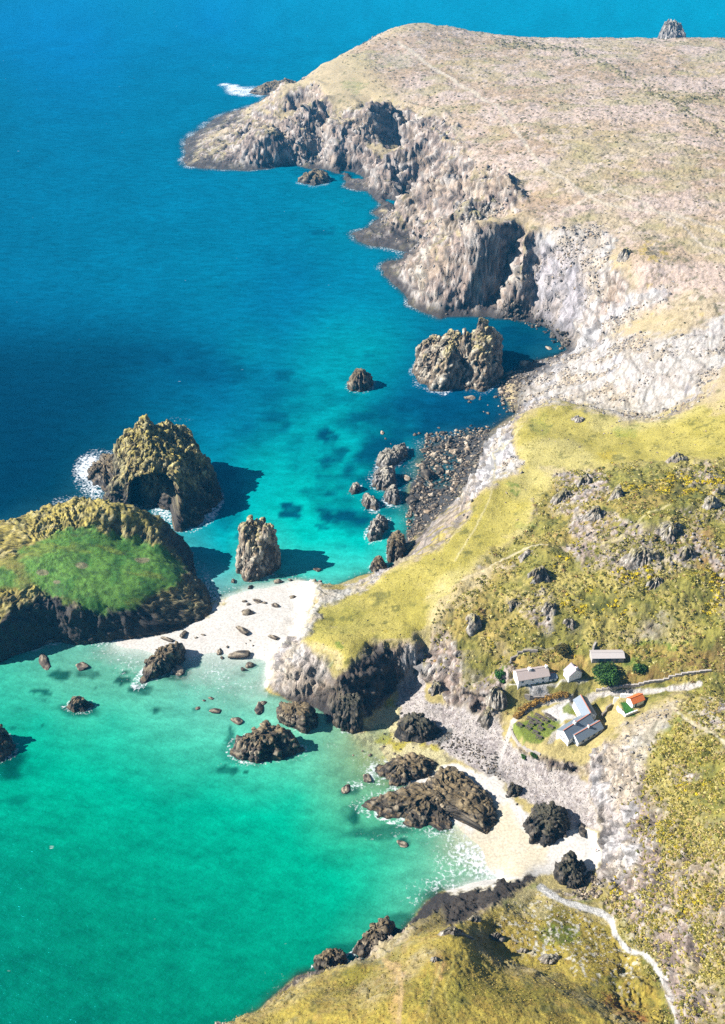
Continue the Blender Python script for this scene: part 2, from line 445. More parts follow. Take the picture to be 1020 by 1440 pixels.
PTS = [
 # plateau
 (560,80,62),(600,70,66),(640,110,64),(700,120,66),(800,110,68),(900,100,70),(1000,100,71),(660,170,58),(720,180,63),(800,180,67),(900,180,70),(1000,180,72),(700,240,58),(780,240,64),(860,260,67),(950,260,71),(1020,260,73),
 (700,290,55),(780,290,61),(860,300,64),(940,330,67),(1020,330,70),(1060,200,73),(1100,120,72),(930,360,64),(1000,430,66),(1080,430,70),(970,480,56),(1010,490,59),(930,500,50),(880,510,40),(850,530,32),(800,540,18),(760,535,9),
 # grassy headland and crag hill
 (760,600,31),(800,610,32),(860,620,35),(920,620,39),(980,610,44),(1030,600,50),(750,680,31),(800,660,34),(850,650,38),(900,660,42),(960,650,44),(1020,660,47),(780,720,35),(840,700,41),(900,710,46),(950,720,46),(1020,740,46),
 (700,720,28),(700,770,28),(640,790,25),(680,810,28.5),(740,790,33),(800,780,37),(860,760,42),(920,790,42),(980,800,41),(1050,800,42),(560,830,22),(600,840,24),(640,860,24.5),(690,850,28),(740,850,31),(800,840,33.5),(870,840,35.5),(940,850,36.5),(1020,870,36),
 (500,850,19),(470,880,21),(520,880,22),(570,880,23),(610,895,23),(640,910,20.5),(690,900,23),(740,890,27),(800,880,29),(880,880,31),(960,885,33),(640,940,15.5),(690,940,17.5),(705,925,20),(1030,910,32),(1040,940,31),
 # houses, lawn
 (745,990,12),(760,1015,11),(750,1035,10.5),(785,1040,11),(820,1030,12.5),(850,1010,14.5),(830,1000,14),(870,990,17),(800,1055,11.5),
 # right hill
 (1000,975,29),(1040,990,34),(990,1040,33),(950,1060,29),(910,1090,23),(890,1130,18),(900,1180,18.5),(950,1110,28),(1000,1100,33.5),(1060,1100,39),(880,1220,13.5),(930,1220,24),(1000,1200,35),(1070,1220,43),(900,1270,18),(950,1290,26),(1000,1300,33),(1060,1340,41),
 (990,1380,35),(1020,1440,40),(1080,1440,46),(900,1380,24),(920,1425,28),(980,1440,35),
 # near hill
 (740,1300,13),(780,1300,13),(820,1310,13.5),(850,1340,17),(800,1345,19),(580,1345,26),(620,1370,35),(670,1370,33),(720,1395,34),(560,1380,29),(500,1385,21),(460,1400,22),(420,1420,24),(520,1420,33),(600,1420,40),(680,1430,40),(760,1430,38),(400,1440,24),(460,1470,34),(600,1500,46),(750,1500,46),(900,1500,40),(1000,1520,50),
 # the sand bar
 (380,870,1.4),(345,862,1.4),(310,885,1.0),(270,902,0.6),(230,910,0.4),(330,905,0.6),(370,915,0.8),(400,870,1.5),(400,838,0.8),(360,838,0.6),(330,838,0.5),(420,832,0.9),(345,930,0),(380,955,-0.1),(300,925,-0.15),(250,925,-0.2),(200,912,0.1),(170,906,0.1),
 (410,850,1.3),(412,880,1.5),(395,892,1.3),(375,890,1.2),(390,850,1.2),(370,850,1.0),(405,893,1.6),(415,862,1.5),(422,845,1.3),(390,905,1.2),(378,915,0.9),
 # sea bed
 (390,815,-0.8),(430,800,-2),(330,810,-2.5),(480,800,-2),(300,960,-0.75),(350,985,-0.95),(260,950,-0.65),(320,945,-0.4),(220,945,-0.7),(330,1010,-1.5),(420,1020,-1.2),(200,980,-2),(100,950,-2),(40,950,-2.5),(460,1050,-1.0),(500,1070,-0.8),(300,1060,-3),(450,1120,-2.5),(150,1100,-4),(0,1050,-5),(500,1200,-2.5),(600,1200,-1.2),(640,1205,-0.5),(660,1215,-0.3),(400,1250,-5),(200,1250,-6),(300,1350,-6),(480,1310,-4),(560,1270,-3),(0,1300,-7),(100,1440,-7),(250,1440,-5),(-100,1200,-7),
 (520,770,-3),(540,700,-4),(540,620,-4),(620,590,-3),(680,575,-3),(660,540,-5),(740,485,-4),(700,462,-4),(720,466,-4),(740,468,-4),(760,475,-4),(775,484,-3.5),(758,496,-3.5),(730,500,-4),(710,512,-3.5),(700,488,-4),(560,480,-7),(460,650,-5),(420,560,-7),(450,450,-9),(520,400,-8),(480,320,-8),(440,280,-8),(380,280,-9),(250,280,-10),(220,230,-9),(100,200,-12),(100,400,-12),(250,400,-12),(300,560,-9),(50,560,-12),(-100,300,-12),(-60,700,-10),(330,680,-6),(400,740,-4),(0,880,-8),
]
WPTS = [  # behind the headland, out of sight: world points
 (-230,960,-8),(-190,1060,-6),(-130,1160,-6),(-80,1250,-5),(-20,1330,-5),(80,1380,-5),(180,1360,-5),(300,1340,-5),(420,1340,-5),(560,1340,-5),(-140,1010,4),(-90,1100,6),(-40,1200,8),(30,1290,10),
 (120,1310,20),(220,1270,20),(320,1260,22),(430,1260,22),(560,1260,22),(-300,1200,-10),(0,1500,-10),(400,1500,-10),(700,1500,-10),(700,1200,66),(640,900,74),(560,700,72),(480,560,66),(400,460,62),(330,380,56),(290,300,42),(250,250,38),(200,180,48),(170,110,54),(140,60,56),(80,50,48),(20,60,46),(-40,80,30),
 (-50,100,8),(-90,110,-5),(-130,140,-7),(-30,140,1)]
def lower(q):
    # the far plateau stands lower than the first estimate
    f = 0.78 + 0.22 * min(1.0, max(0.0, (q[1] - 470.0) / 170.0))
    if q[0] < 625 and 815 < q[1] < 975 and q[2] > 8: f = 0.8
    return (q[0], q[1], q[2] * f if q[2] > 0 else q[2])
P3 = []
for L in LINES:
    for q in dens(L, 7.0):
        P3.append(W(*lower(q)))
P3 += [W(*lower(q)) for q in PTS]
# drop behind the seaward edge of the near hill
for q in dens([(590,1304,17),(568,1322,18),(533,1347,17),(498,1354,15),(462,1363,14),(425,1386,15),(385,1413,16),(320,1441,18)], 12):
    a = W(*q); P3.append(np.array([a[0] - 8.0, a[1] + 6.0, 0.2])); P3.append(np.array([a[0] - 13.0, a[1] + 10.0, -2.5]))
P3 = np.array(P3)
WP = np.array(WPTS, float); WP[WP[:, 1] > 900, 1] += np.where(WP[WP[:, 1] > 900, 0] < 40, 40, 115); WP[(WP[:, 1] > 500) & (WP[:, 2] > 50), 2] *= 0.78
P3 = np.vstack([P3, WP])
_, keep = np.unique(np.round(P3[:, :2] / 0.6).astype(int), axis=0, return_index=True)
P3 = P3[keep]
land = RBF(P3[:, :2], P3[:, 2], smooth=0.05)

# fan of rows and columns, finer near the camera
rows = [72.0]
while rows[-1] < 1530:
    y = rows[-1]
    rows.append(y + min(1.25 if y < 960 else 2.0, max(0.24, (y * y + 240 ** 2) / 240 / 1000.0)))
ROWS = np.array(rows)
ST = 3
ROWS = ROWS[: (len(ROWS) - 1) // ST * ST + 1]
US = np.concatenate([np.linspace(-0.42, -0.376, 13)[:-1], np.linspace(-0.376, 0.386, 781), np.linspace(0.386, 0.56, 49)[1:]])
US = US[: (len(US) - 1) // ST * ST + 1]
def fan_x(u, y):
    return u * (y * CP + 235.0 * SP)
cU, cY = US[::ST], ROWS[::ST]
gx = fan_x(cU[None, :], cY[:, None]); gy = np.broadcast_to(cY[:, None], gx.shape)
wsc = np.minimum(0.6 + gy / 260.0, 1.9)
wx = gx + wsc * fbm2(gx / 14, gy / 14, 3, 1) * 1.0
wy = gy + wsc * fbm2(gx / 14, gy / 14, 3, 2) * 1.0
HC = land(np.stack([wx.ravel(), wy.ravel()], 1))[:, 0].reshape(gx.shape)

# buttresses and gullies of the far cliffs
cPX, cPY = project(gx, gy, HC)
HROCK = [(255,240),(280,205),(400,125),(440,120),(470,150),(520,140),(570,150),(620,165),(660,205),(655,245),(690,235),(735,262),(725,290),(660,320),(725,318),(700,440),(700,455),(500,400),(480,340),(500,280),(420,260)]
hrc = pmask(cPX.ravel(), cPY.ravel(), HROCK, 18).reshape(gx.shape)
rn = np.zeros_like(gx); am = 1.0
for k_, L_ in enumerate((52.0, 24.0, 11.0)):
    nz_k = n2((gx * 0.8 + gy * 0.6) / L_ + 5 * k_, (gy * 0.8 - gx * 0.6) / (L_ * 1.5), 51 + k_)
    rn = rn + am * (1 - 2.4 * np.abs(nz_k)); am *= 0.55
HC = HC + hrc * sstep(1.0, 14, HC) * 10.0 * (rn - 0.4)

def upsample(A, st):
    n, m = A.shape
    r = np.arange((n - 1) * st + 1) / st; c = np.arange((m - 1) * st + 1) / st
    i = np.minimum(r.astype(int), n - 2); j = np.minimum(c.astype(int), m - 2)
    fr = (r - i)[:, None]; fc = (c - j)[None, :]
    B = A[i] * (1 - fr) + A[i + 1] * fr
    return B[:, j] * (1 - fc) + B[:, j + 1] * fc

def height_at(x, y):
    """land height from the coarse fan"""
    x = np.asarray(x, float); y = np.asarray(y, float)
    u = x / (y * CP + 235.0 * SP)
    c = np.clip(np.interp(u, cU, np.arange(len(cU))), 0, len(cU) - 1.001)
    r = np.clip(np.interp(y, cY, np.arange(len(cY))), 0, len(cY) - 1.001)
    i = r.astype(int); j = c.astype(int); fr = r - i; fc = c - j
    return (HC[i, j] * (1 - fr) * (1 - fc) + HC[i + 1, j] * fr * (1 - fc) + HC[i, j + 1] * (1 - fr) * fc + HC[i + 1, j + 1] * fr * fc)

H = upsample(HC, ST)
X = fan_x(US[None, :], ROWS[:, None]); Y = np.broadcast_to(ROWS[:, None], X.shape).copy()

def grid_normals(X, Y, Z):
    ax, ay, az = np.gradient(X, axis=1), np.gradient(Y, axis=1), np.gradient(Z, axis=1)
    bx, by, bz = np.gradient(X, axis=0), np.gradient(Y, axis=0), np.gradient(Z, axis=0)
    nx = ay * bz - az * by; ny = az * bx - ax * bz; nz = ax * by - ay * bx
    l = np.sqrt(nx * nx + ny * ny + nz * nz) + 1e-12
    s = np.sign(nz); s[s == 0] = 1
    return nx / l * s, ny / l * s, nz / l * s

NX, NY, NZ = grid_normals(X, Y, H)
# keep only what rises above the deeper sea bed
K = H > -2.6
kk = K.copy(); kk[1:] |= K[:-1]; kk[:-1] |= K[1:]; kk[:, 1:] |= K[:, :-1]; kk[:, :-1] |= K[:, 1:]
idx = np.flatnonzero(kk.ravel())
vx, vy, vz = X.ravel()[idx].copy(), Y.ravel()[idx].copy(), H.ravel()[idx].copy()
nx_, ny_, nz_ = NX.ravel()[idx], NY.ravel()[idx], NZ.ravel()[idx]
slope = np.degrees(np.arccos(np.clip(nz_, -1, 1)))
PX, PY = project(vx, vy, vz)
dist = np.sqrt(vx ** 2 + vy ** 2 + (vz - CAM_H) ** 2)

# ---- zones on the ground
wpx = PX + fbm2(vx / 5, vy / 5, 4, 11, gain=0.6) * 7; wpy = PY + fbm2(vx / 5, vy / 5, 4, 12, gain=0.6) * 7
z_sand = np.maximum(pmask(wpx, wpy, [(150,895),(230,893),(280,872),(318,838),(345,815),(445,812),(440,840),(424,890),(395,905),(385,925),(372,1000),(300,970),(200,945),(100,925),(100,905)], 4),
                    pmask(wpx, wpy, [(560,1085),(612,1075),(640,1072),(700,1092),(712,1112),(745,1150),(800,1158),(836,1175),(845,1200),(838,1222),(815,1228),(780,1230),(740,1230),(690,1245),(640,1260),(560,1200)], 3))
z_sand2 = pmask(wpx, wpy, [(480,1020),(530,1000),(556,985),(565,1005),(590,1030),(600,1050),(640,1062),(610,1085),(560,1100),(440,1110),(440,1020)], 4)
z_peb = pmask(wpx, wpy, [(556,968),(575,950),(600,950),(600,985),(650,996),(700,1014),(718,1045),(745,1066),(800,1088),(832,1110),(842,1150),(842,1172),(800,1160),(760,1140),(715,1110),(690,1090),(640,1066),(600,1046),(575,1020),(562,1000)], 3)
z_wet = pmask(wpx, wpy, [(690,1125),(712,1128),(726,1150),(740,1170),(764,1196),(770,1215),(735,1228),(660,1230),(600,1230),(600,1150),(660,1170)], 5)
z_bould = pmask(wpx, wpy, [(600,612),(690,603),(676,640),(668,662),(648,694),(620,722),(590,752),(570,775),(560,770),(570,700),(590,650)], 4)
meadow = pmask(wpx, wpy, [(424,862),(448,846),(440,822),(470,832),(560,798),(620,770),(665,712),(700,680),(735,660),(722,600),(780,568),(850,580),(890,595),(955,585),(1040,545),(1040,640),(960,650),(880,650),(800,660),(760,690),(740,740),(690,770),(650,810),(612,860),(600,888),(610,910),(585,912),(522,905),(512,945),(484,965),(455,945),(425,905)], 6)
heath = pmask(wpx, wpy, [(460,60),(600,20),(1200,20),(1200,520),(1000,500),(900,440),(860,340),(760,320),(700,300),(640,220),(560,140)], 25)
scrub = pmask(wpx, wpy, [(760,660),(960,650),(1200,650),(1200,1600),(860,1440),(870,1300),(850,1270),(880,1200),(870,1100),(900,1050),(960,1000),(870,985),(720,1000),(590,930),(640,830),(700,770),(745,745)], 10)
nearhill = pmask(wpx, wpy, [(320,1441),(462,1363),(533,1347),(568,1322),(612,1292),(690,1285),(760,1255),(800,1280),(860,1300),(900,1345),(930,1400),(960,1600),(300,1600)], 5)
white = np.maximum.reduce([
    pmask(wpx, wpy, [(755,325),(800,318),(850,318),(858,350),(850,400),(840,440),(800,490),(770,470),(750,420),(740,370)], 8) * 0.9,
    pmask(wpx, wpy, [(790,492),(850,440),(900,410),(945,398),(935,425),(880,455),(820,490),(790,520),(735,560),(725,545)], 6),
    pmask(wpx, wpy, [(735,525),(800,492),(850,470),(900,470),(960,470),(1020,440),(1040,500),(960,570),(920,592),(880,588),(800,568),(770,570),(722,580),(724,550)], 8) * 0.95,
    pmask(wpx, wpy, [(745,575),(722,592),(716,612),(724,634),(738,655),(700,676),(664,700),(640,708),(650,690),(668,650),(680,605),(720,580)], 3),
    pmask(wpx, wpy, [(425,870),(446,848),(436,820),(470,828),(500,820),(530,806),(545,800),(500,836),(460,850),(440,880),(425,905),(400,915),(385,915)], 4),
    pmask(wpx, wpy, [(378,930),(400,905),(430,905),(455,925),(470,955),(440,960),(425,985),(378,970)], 6) * 0.8,  # sunlit west face of the meadow headland painted paler
    pmask(wpx, wpy, [(836,1062),(880,1015),(930,985),(960,985),(925,1040),(905,1075),(900,1120),(890,1170),(900,1190),(885,1215),(862,1245),(842,1215),(838,1150),(828,1100)], 7) * 0.9,
    pmask(wpx, wpy, [(570,910),(592,915),(598,945),(575,955),(560,930)], 4),
    pmask(wpx, wpy, [(845,325),(870,330),(850,395),(835,395)], 4)])
slab = pmask(wpx, wpy, [(630,700),(662,712),(655,735),(622,766),(588,786),(570,785),(590,755),(612,726)], 3)
dark_rock_shade = np.maximum.reduce([
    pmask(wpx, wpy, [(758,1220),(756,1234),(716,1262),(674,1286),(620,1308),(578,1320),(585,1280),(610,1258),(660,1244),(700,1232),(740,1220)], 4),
    pmask(wpx, wpy, [(520,1000),(470,960),(520,905),(545,912),(560,960),(500,1030)], 5) * 0.85,  # shadowed cleft in the meadow cliff, its shade painted into the rock
    pmask(wpx, wpy, [(440,975),(470,958),(500,965),(500,1028),(450,1008)], 4) * 0.7])  # shaded cliff face beside the cleft, painted dark as well

# ---- relief: crags where it is steep, tussocks where it is not
far = sstep(300, 900, dist)
hrock = pmask(wpx, wpy, HROCK, 12)
hrock = np.maximum(hrock, (PY < 540) * sstep(13, 7, vz))
rocky = np.clip(hrock * sstep(-0.35, 0.05, fbm2(vx / 16, vy / 16, 4, 18) + sstep(18, 36, slope) * 0.8 - 0.10 + sstep(18, 8, vz)) + sstep(32, 50, slope) * (1 - 0.6 * meadow) + 0.8 * white + dark_rock_shade + slab, 0, 1) * (1 - 0.92 * pmask(PX, PY, [(706,985),(722,930),(900,905),(1000,935),(965,972),(905,998),(850,1036),(832,1058),(790,1070),(745,1060),(722,1040),(714,1010)], 5)) * (1 - z_sand) * (1 - z_peb)
crag_hill = sstep(0.02, 0.28, fbm2(vx / 22, vy / 22, 3, 21) + 0.42 * np.maximum.reduce([
    pmask(PX, PY, c, 12) for c in (
        [(780,680),(830,650),(870,660),(860,700),(880,740),(830,770),(790,740)], [(860,690),(940,690),(985,740),(970,800),(920,830),(880,800)],
        [(700,790),(760,770),(790,800),(770,840),(800,870),(830,890),(800,900),(740,870),(705,850)], [(640,850),(680,830),(690,870),(670,890),(650,890)],
        [(660,960),(720,930),(715,1000),(690,1015)], [(925,640),(980,630),(975,650),(930,655)], [(640,285),(700,265),(720,290),(690,310),(650,310)], [(870,340),(900,335),(895,360),(880,365)],
        [(800,575),(830,572),(835,595),(805,592)])]) - 0.30) * np.maximum(scrub, sstep(22, 34, slope)) * (1 - z_sand) * (1 - z_peb) * (1 - nearhill * 0.9)
crag_hill *= 1 - pmask(PX, PY, [(700,990),(735,925),(1030,900),(1030,985),(930,975),(840,1060),(735,1060)], 8)
edge_near = lmask(PX, PY, [(300,1450),(385,1413),(462,1363),(533,1347),(568,1322),(600,1300)], 26, 8)
rocky *= 1 - 0.45 * edge_near * sstep(6, 12, vz)
rocky *= 1 - 0.6 * nearhill * (1 - dark_rock_shade)
rk = np.clip(np.maximum(rocky, crag_hill), 0, 1)
vz0 = vz.copy()
steep = np.flatnonzero(rk > 0.03)
sx, sy, sz = vx[steep], vy[steep], vz[steep]
fs = 1.0 + 0.9 * far[steep]
fsa = 1.0 + 0.7 * far[steep]
# strata dip to the right; blocks are drawn out along them
ca, sa = math.cos(0.5), math.sin(0.5)
qx = sx * ca + sz * sa; qz = -sx * sa + sz * ca; qy = sy
c1, e1 = cells3(qx / (6 * fs), qy / (5 * fs), qz / (6.5 * fs), 3)
c2, e2 = cells3(qx / (2.4 * fs), qy / (2.0 * fs), qz / (2.6 * fs), 4)
c3, e3 = cells3(qx / (1.1 * fs), qy / (0.9 * fs), qz / (1.7 * fs), 6)
r1 = fbm3(qx / (15 * fs), qy / (11 * fs), qz / (19 * fs), 5, 5, gain=0.6, ridge=True)
wq3 = fbm3(sx / (9 * fs), sy / (9 * fs), sz / (9 * fs), 3, 8)
def sawt(ax, ay, az, sp, wz):
    t = (sx * ax + sy * ay + sz * az) / (sp * fs) + wz
    t = t - np.floor(t)
    return np.where(t < 0.7, t / 0.7, (1 - t) / 0.3) - 0.5
ribs = 1.2 * sawt(0.7, 0.5, 0.45, 5.0, 1.0 * wq3) + 0.6 * sawt(0.5, -0.7, 0.4, 2.3, 1.3 * wq3) + 0.35 * sawt(0.8, 0.3, -0.35, 1.2, 1.5 * wq3)
big = sstep(36, 55, slope[steep]) * (1 - 0.5 * slab[steep])
hgt = np.clip((vz[steep] + 1.0) / 6.5, 0.12, 1)
disp = rk[steep] * hgt * ((0.5 + 0.9 * big) * fsa * (1.1 * c1 + 0.55 * c2 + 0.35 * c3 + 1.0 * (r1 - 0.3) * (0.4 + big) + 0.9 * ribs))
disp *= 1 - 0.75 * slab[steep]
vx[steep] += nx_[steep] * disp; vy[steep] += ny_[steep] * disp; vz[steep] += nz_[steep] * disp
crackiness = np.zeros(len(vx)); crackiness[steep] = (1 - sstep(0.02, 0.16, np.minimum(e1, e2 * 1.5))) * rk[steep]
cellv = np.zeros(len(vx)); cellv[steep] = 0.6 * c2 + 0.4 * c1 + 0.6 * c3
soft = (1 - rk) * (1 - z_sand) * (1 - z_peb)
tus = fbm2(vx / 1.3, vy / 1.3, 3, 31, gain=0.7)
tus2 = fbm2(vx / 5.0, vy / 5.0, 3, 33)
und = fbm2(vx / 28, vy / 28, 3, 35)
rough_amt = 0.07 + 0.30 * scrub * (1 - meadow) + 0.22 * heath * (1 + far) + 0.16 * nearhill
vz += soft * (vz0 > 0.3) * (rough_amt * tus + (0.15 + 0.5 * scrub * (1 - meadow) + 0.35 * heath) * tus2 + (1.3 * und + (1.5 * scrub * (1 - meadow) + 0.8 * nearhill + 1.2 * hrock) * fbm2(vx / 11, vy / 11, 3, 37)) * sstep(3, 15, vz0) * (1 - pmask(PX, PY, [(700,990),(735,925),(890,905),(1030,950),(930,975),(840,1060),(735,1060)], 15)))
vz += z_peb * 0.12 * tus
# banks on the heath
bankL = [(700,60),(820,75),(880,108),(950,148),(985,170),(1040,205)]; bankR = [(950,148),(985,138),(1040,126)]
bank = np.maximum(lmask(wpx, wpy, bankL, 1.6, 1.6), lmask(wpx, wpy, bankR, 1.6, 1.6))
vz += bank * 1.2
# fine tufting close to the camera
nearf = sstep(420, 240, dist)
vz += soft * nearf * (vz0 > 0.5) * (0.10 + 0.12 * scrub) * fbm2(vx / 0.55, vy / 0.55, 2, 36, gain=0.8)
# levelled ground for the houses, the yard and the lawn
PADS = ([(710,974),(730,980),(778,968),(788,950),(745,940),(712,952)], [(786,968),(824,960),(820,938),(788,942)], [(824,940),(886,938),(886,920),(826,920)],
        [(782,1050),(817,1054),(856,1020),(842,984),(812,970),(796,1000)], [(720,1022),(746,1002),(772,1004),(792,1014),(776,1032),(758,1046),(738,1050)], [(864,1000),(880,1014),(914,994),(906,976),(868,984)])
for poly in PADS:
    m_ = pmask(PX, PY, poly, 3)
    if m_.sum() > 0: vz = vz * (1 - m_) + m_ * ((vz * m_).sum() / m_.sum() + 0.06 * tus)
# ---- colour of the ground (albedo)
nA = fbm2(vx / 40, vy / 40, 4, 41); nB = fbm2(vx / 9, vy / 9, 4, 42); nC = fbm2(vx / 2.2, vy / 2.2, 3, 43, gain=0.7); nD = fbm2(vx / 4.5, vy / 4.5, 3, 44, gain=0.6)
n_v = len(vx)
nE = fbm2(vx / 0.7, vy / 0.7, 2, 45, gain=0.8) * (0.35 + 0.65 * nearf)
nC = nC + 0.45 * nE
colr = np.tile(S(196, 176, 118), (n_v, 1))
# general turf
colr = mixc(colr, S(172, 156, 92), sstep(-0.1, 0.7, nB))
colr = mixc(colr, S(205, 186, 128), sstep(0.0, 0.6, nA) * 0.7)
# heath: dry, pale, pinkish with dark tufts
hcol = np.tile(S(216, 186, 168), (n_v, 1))
hcol = mixc(hcol, S(204, 175, 148), sstep(-0.2, 0.6, nA))
hcol = mixc(hcol, S(178, 150, 118), sstep(0.05, 0.5, fbm2(vx / 75, vy / 75, 4, 47)) * 0.6)
hcol = mixc(hcol, S(186, 172, 124), sstep(0.2, 0.6, fbm2(vx / 55 + 9, vy / 55, 4, 48)) * 0.5)
hcol = mixc(hcol, S(228, 198, 182), sstep(0.1, 0.5, nB) * 0.6)
hcol = mixc(hcol, S(134, 120, 92), sstep(0.3, 0.55, nC) * 0.55)
hcol = mixc(hcol, S(172, 162, 118), sstep(0.25, 0.7, fbm2(vx / 34, vy / 26, 4, 46)) * 0.55)
colr = colr + (hcol - colr) * heath[:, None]
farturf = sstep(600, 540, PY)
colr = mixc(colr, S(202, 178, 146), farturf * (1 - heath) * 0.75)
# scrub: olive, ochre, gorse
gcol = np.tile(S(152, 146, 76), (n_v, 1))
gcol = mixc(gcol, S(128, 124, 56), sstep(0.0, 0.45, nD) * 0.8)
gcol = mixc(gcol, S(196, 176, 104), sstep(0.1, 0.5, nB) * 0.75)
gcol = mixc(gcol, S(178, 148, 92), sstep(0.1, 0.6, nA) * 0.5)
gcol = mixc(gcol, S(72, 82, 36), sstep(0.3, 0.6, nC) * 0.6)
colr = colr + (gcol - colr) * (scrub * (1 - meadow))[:, None]
# near hill
ncol = np.tile(S(180, 160, 76), (n_v, 1))
ncol = mixc(ncol, S(134, 126, 48), sstep(-0.05, 0.5, nB) * 0.8)
ncol = mixc(ncol, S(198, 170, 100), sstep(0.1, 0.5, nA) * 0.6)
ncol = mixc(ncol, S(150, 118, 56), sstep(0.2, 0.5, nC) * 0.4)
colr = colr + (ncol - colr) * nearhill[:, None]
# meadow turf
mcol = np.tile(S(193, 177, 94), (n_v, 1))
mcol = mixc(mcol, S(172, 160, 78), sstep(-0.1, 0.5, nB) * 0.8)
mcol = mixc(mcol, S(214, 196, 128), sstep(0.0, 0.5, nA) * 0.6)
mcol = mixc(mcol, S(150, 140, 74), sstep(0.35, 0.6, nC) * 0.35)
colr = colr + (mcol - colr) * meadow[:, None]
# fresher green patches
for (cx, cy, rx, ry, g) in ((475,912,6,4,.8),(462,935,8,5,.8),(722,682,12,7,.8),(740,740,14,9,.35),(880,605,22,10,.45),(760,600,18,14,.35),(880,932,16,9,.7),(930,940,50,10,.45),(910,907,70,5,.8),(790,1312,40,16,.75),(755,1250,18,7,.6),(720,1272,22,12,.4),
                           (960,1010,22,16,.55),(930,1020,16,14,.4),(820,1265,24,5,.6),(640,1400,14,30,.3),(600,1395,6,40,.3),(840,1005,16,7,.6),(470,870,60,30,.15),(560,85,26,12,.3),(500,120,18,8,.4),(640,190,20,16,.25),(660,150,20,10,.25),(722,365,8,26,.6),(680,300,14,4,.7),(770,180,26,8,.2),(905,130,30,4,.2),(1010,215,30,6,.25),(700,1000,8,20,.3),(707,945,8,12,.8)):
    m = np.clip(1 - ((wpx - cx) / rx) ** 2 - ((wpy - cy) / ry) ** 2, 0, 1)
    colr = mixc(colr, S(104, 134, 44), sstep(0, 0.6, m) * g * (0.7 + 0.5 * nC.clip(-.5, .5)))
# gorse in flower
gors = np.zeros(n_v)
for (cx, cy, rx, ry, g) in ((920,355,45,24,.62),(750,190,22,10,.45),(890,690,30,14,.8),(960,690,40,30,.9),(890,800,40,30,.6),(810,780,40,12,.9),(860,640,30,8,.8),(1000,670,26,16,.9),(1000,1110,60,60,.35),(930,1200,40,60,.45),(980,1280,60,50,.35),(870,1240,20,26,.8),(840,850,60,30,.5),(1000,820,30,60,.5)):
    gors = np.maximum(gors, np.clip(1 - ((PX - cx) / rx) ** 2 - ((PY - cy) / ry) ** 2, 0, 1) * g)
colr = mixc(colr, S(206, 176, 52), sstep(0.15, 0.5, gors * 0.75 + nD * 0.5 - 0.25) * 0.6)
colr = mixc(colr, S(84, 92, 40), sstep(0.3, 0.6, gors * 0.6 - nD * 0.6) * 0.6)
# bracken and bare earth
for poly, c, g in (([(715,925),(790,912),(830,930),(830,945),(800,940),(720,950)], S(196,158,96), .7), ([(860,960),(900,940),(960,925),(1000,930),(1000,945),(940,955),(890,962)], S(146,116,70), .8),
                   ([(980,915),(1030,905),(1030,940),(990,940)], S(120,96,66), .7), ([(960,745),(1000,740),(1020,800),(980,800)], S(172,132,92), .6), ([(840,905),(1000,912),(1000,925),(850,925)], S(176,146,86), .6),
                   ([(845,1395),(900,1410),(915,1440),(880,1440),(850,1420)], S(150,92,50), .8), ([(540,1350),(560,1356),(572,1380),(560,1440),(548,1440),(556,1385)], S(196,158,104), .9),
                   ([(606,1345),(622,1330),(632,1360),(616,1380)], S(186,150,100), .8), ([(690,815),(660,850),(612,880),(600,870),(640,830),(670,800)], S(224,196,150), .55), ([(760,660),(795,658),(800,664),(770,668)], S(226,196,150), .9),
                   ([(725,790),(690,790),(680,800),(660,830),(690,815)], S(226,196,150), .7), ([(716,625),(738,652),(722,668),(705,650)], S(228,190,130), .8), ([(985,560),(1030,550),(1030,575),(1000,580)], S(222,190,140), .7),
                   ([(930,985),(955,965),(975,972),(965,990),(985,1020),(975,1030),(950,1005)], S(214,186,132), .7), ([(970,1005),(1000,995),(1030,1005),(1030,1030),(990,1025)], S(230,212,190), .7), ([(1000,1050),(1030,1040),(1030,1080)], S(220,200,170), .4),
                   ([(970,1200),(1030,1180),(1030,1240),(990,1235)], S(206,178,140), .35), ([(930,1240),(965,1245),(955,1275),(930,1270)], S(190,160,130), .4), ([(740,1250),(775,1250),(790,1262),(770,1290),(700,1290),(720,1265)], S(214,194,142), .6)):
    colr = mixc(colr, c, pmask(wpx, wpy, poly, 4) * g * np.clip(0.8 + 0.5 * nC, 0.2, 1))
# stones scattered in the slope by the path
spk = sstep(0.42, 0.55, fbm2(vx / 0.9, vy / 0.9, 2, 61)) * pmask(wpx, wpy, [(720,1270),(770,1262),(850,1300),(900,1350),(900,1400),(820,1370),(740,1340),(700,1300)], 10)
colr = mixc(colr, S(232, 222, 200), spk * 0.8)
# bank hedges
colr = mixc(colr, S(128, 126, 84), bank * 0.8)
colr = mixc(colr, S(230, 200, 146), meadow * sstep(20, 34, slope) * sstep(46, 38, slope) * (1 - farturf) * np.clip(0.55 + 0.5 * nD, 0, 0.9))
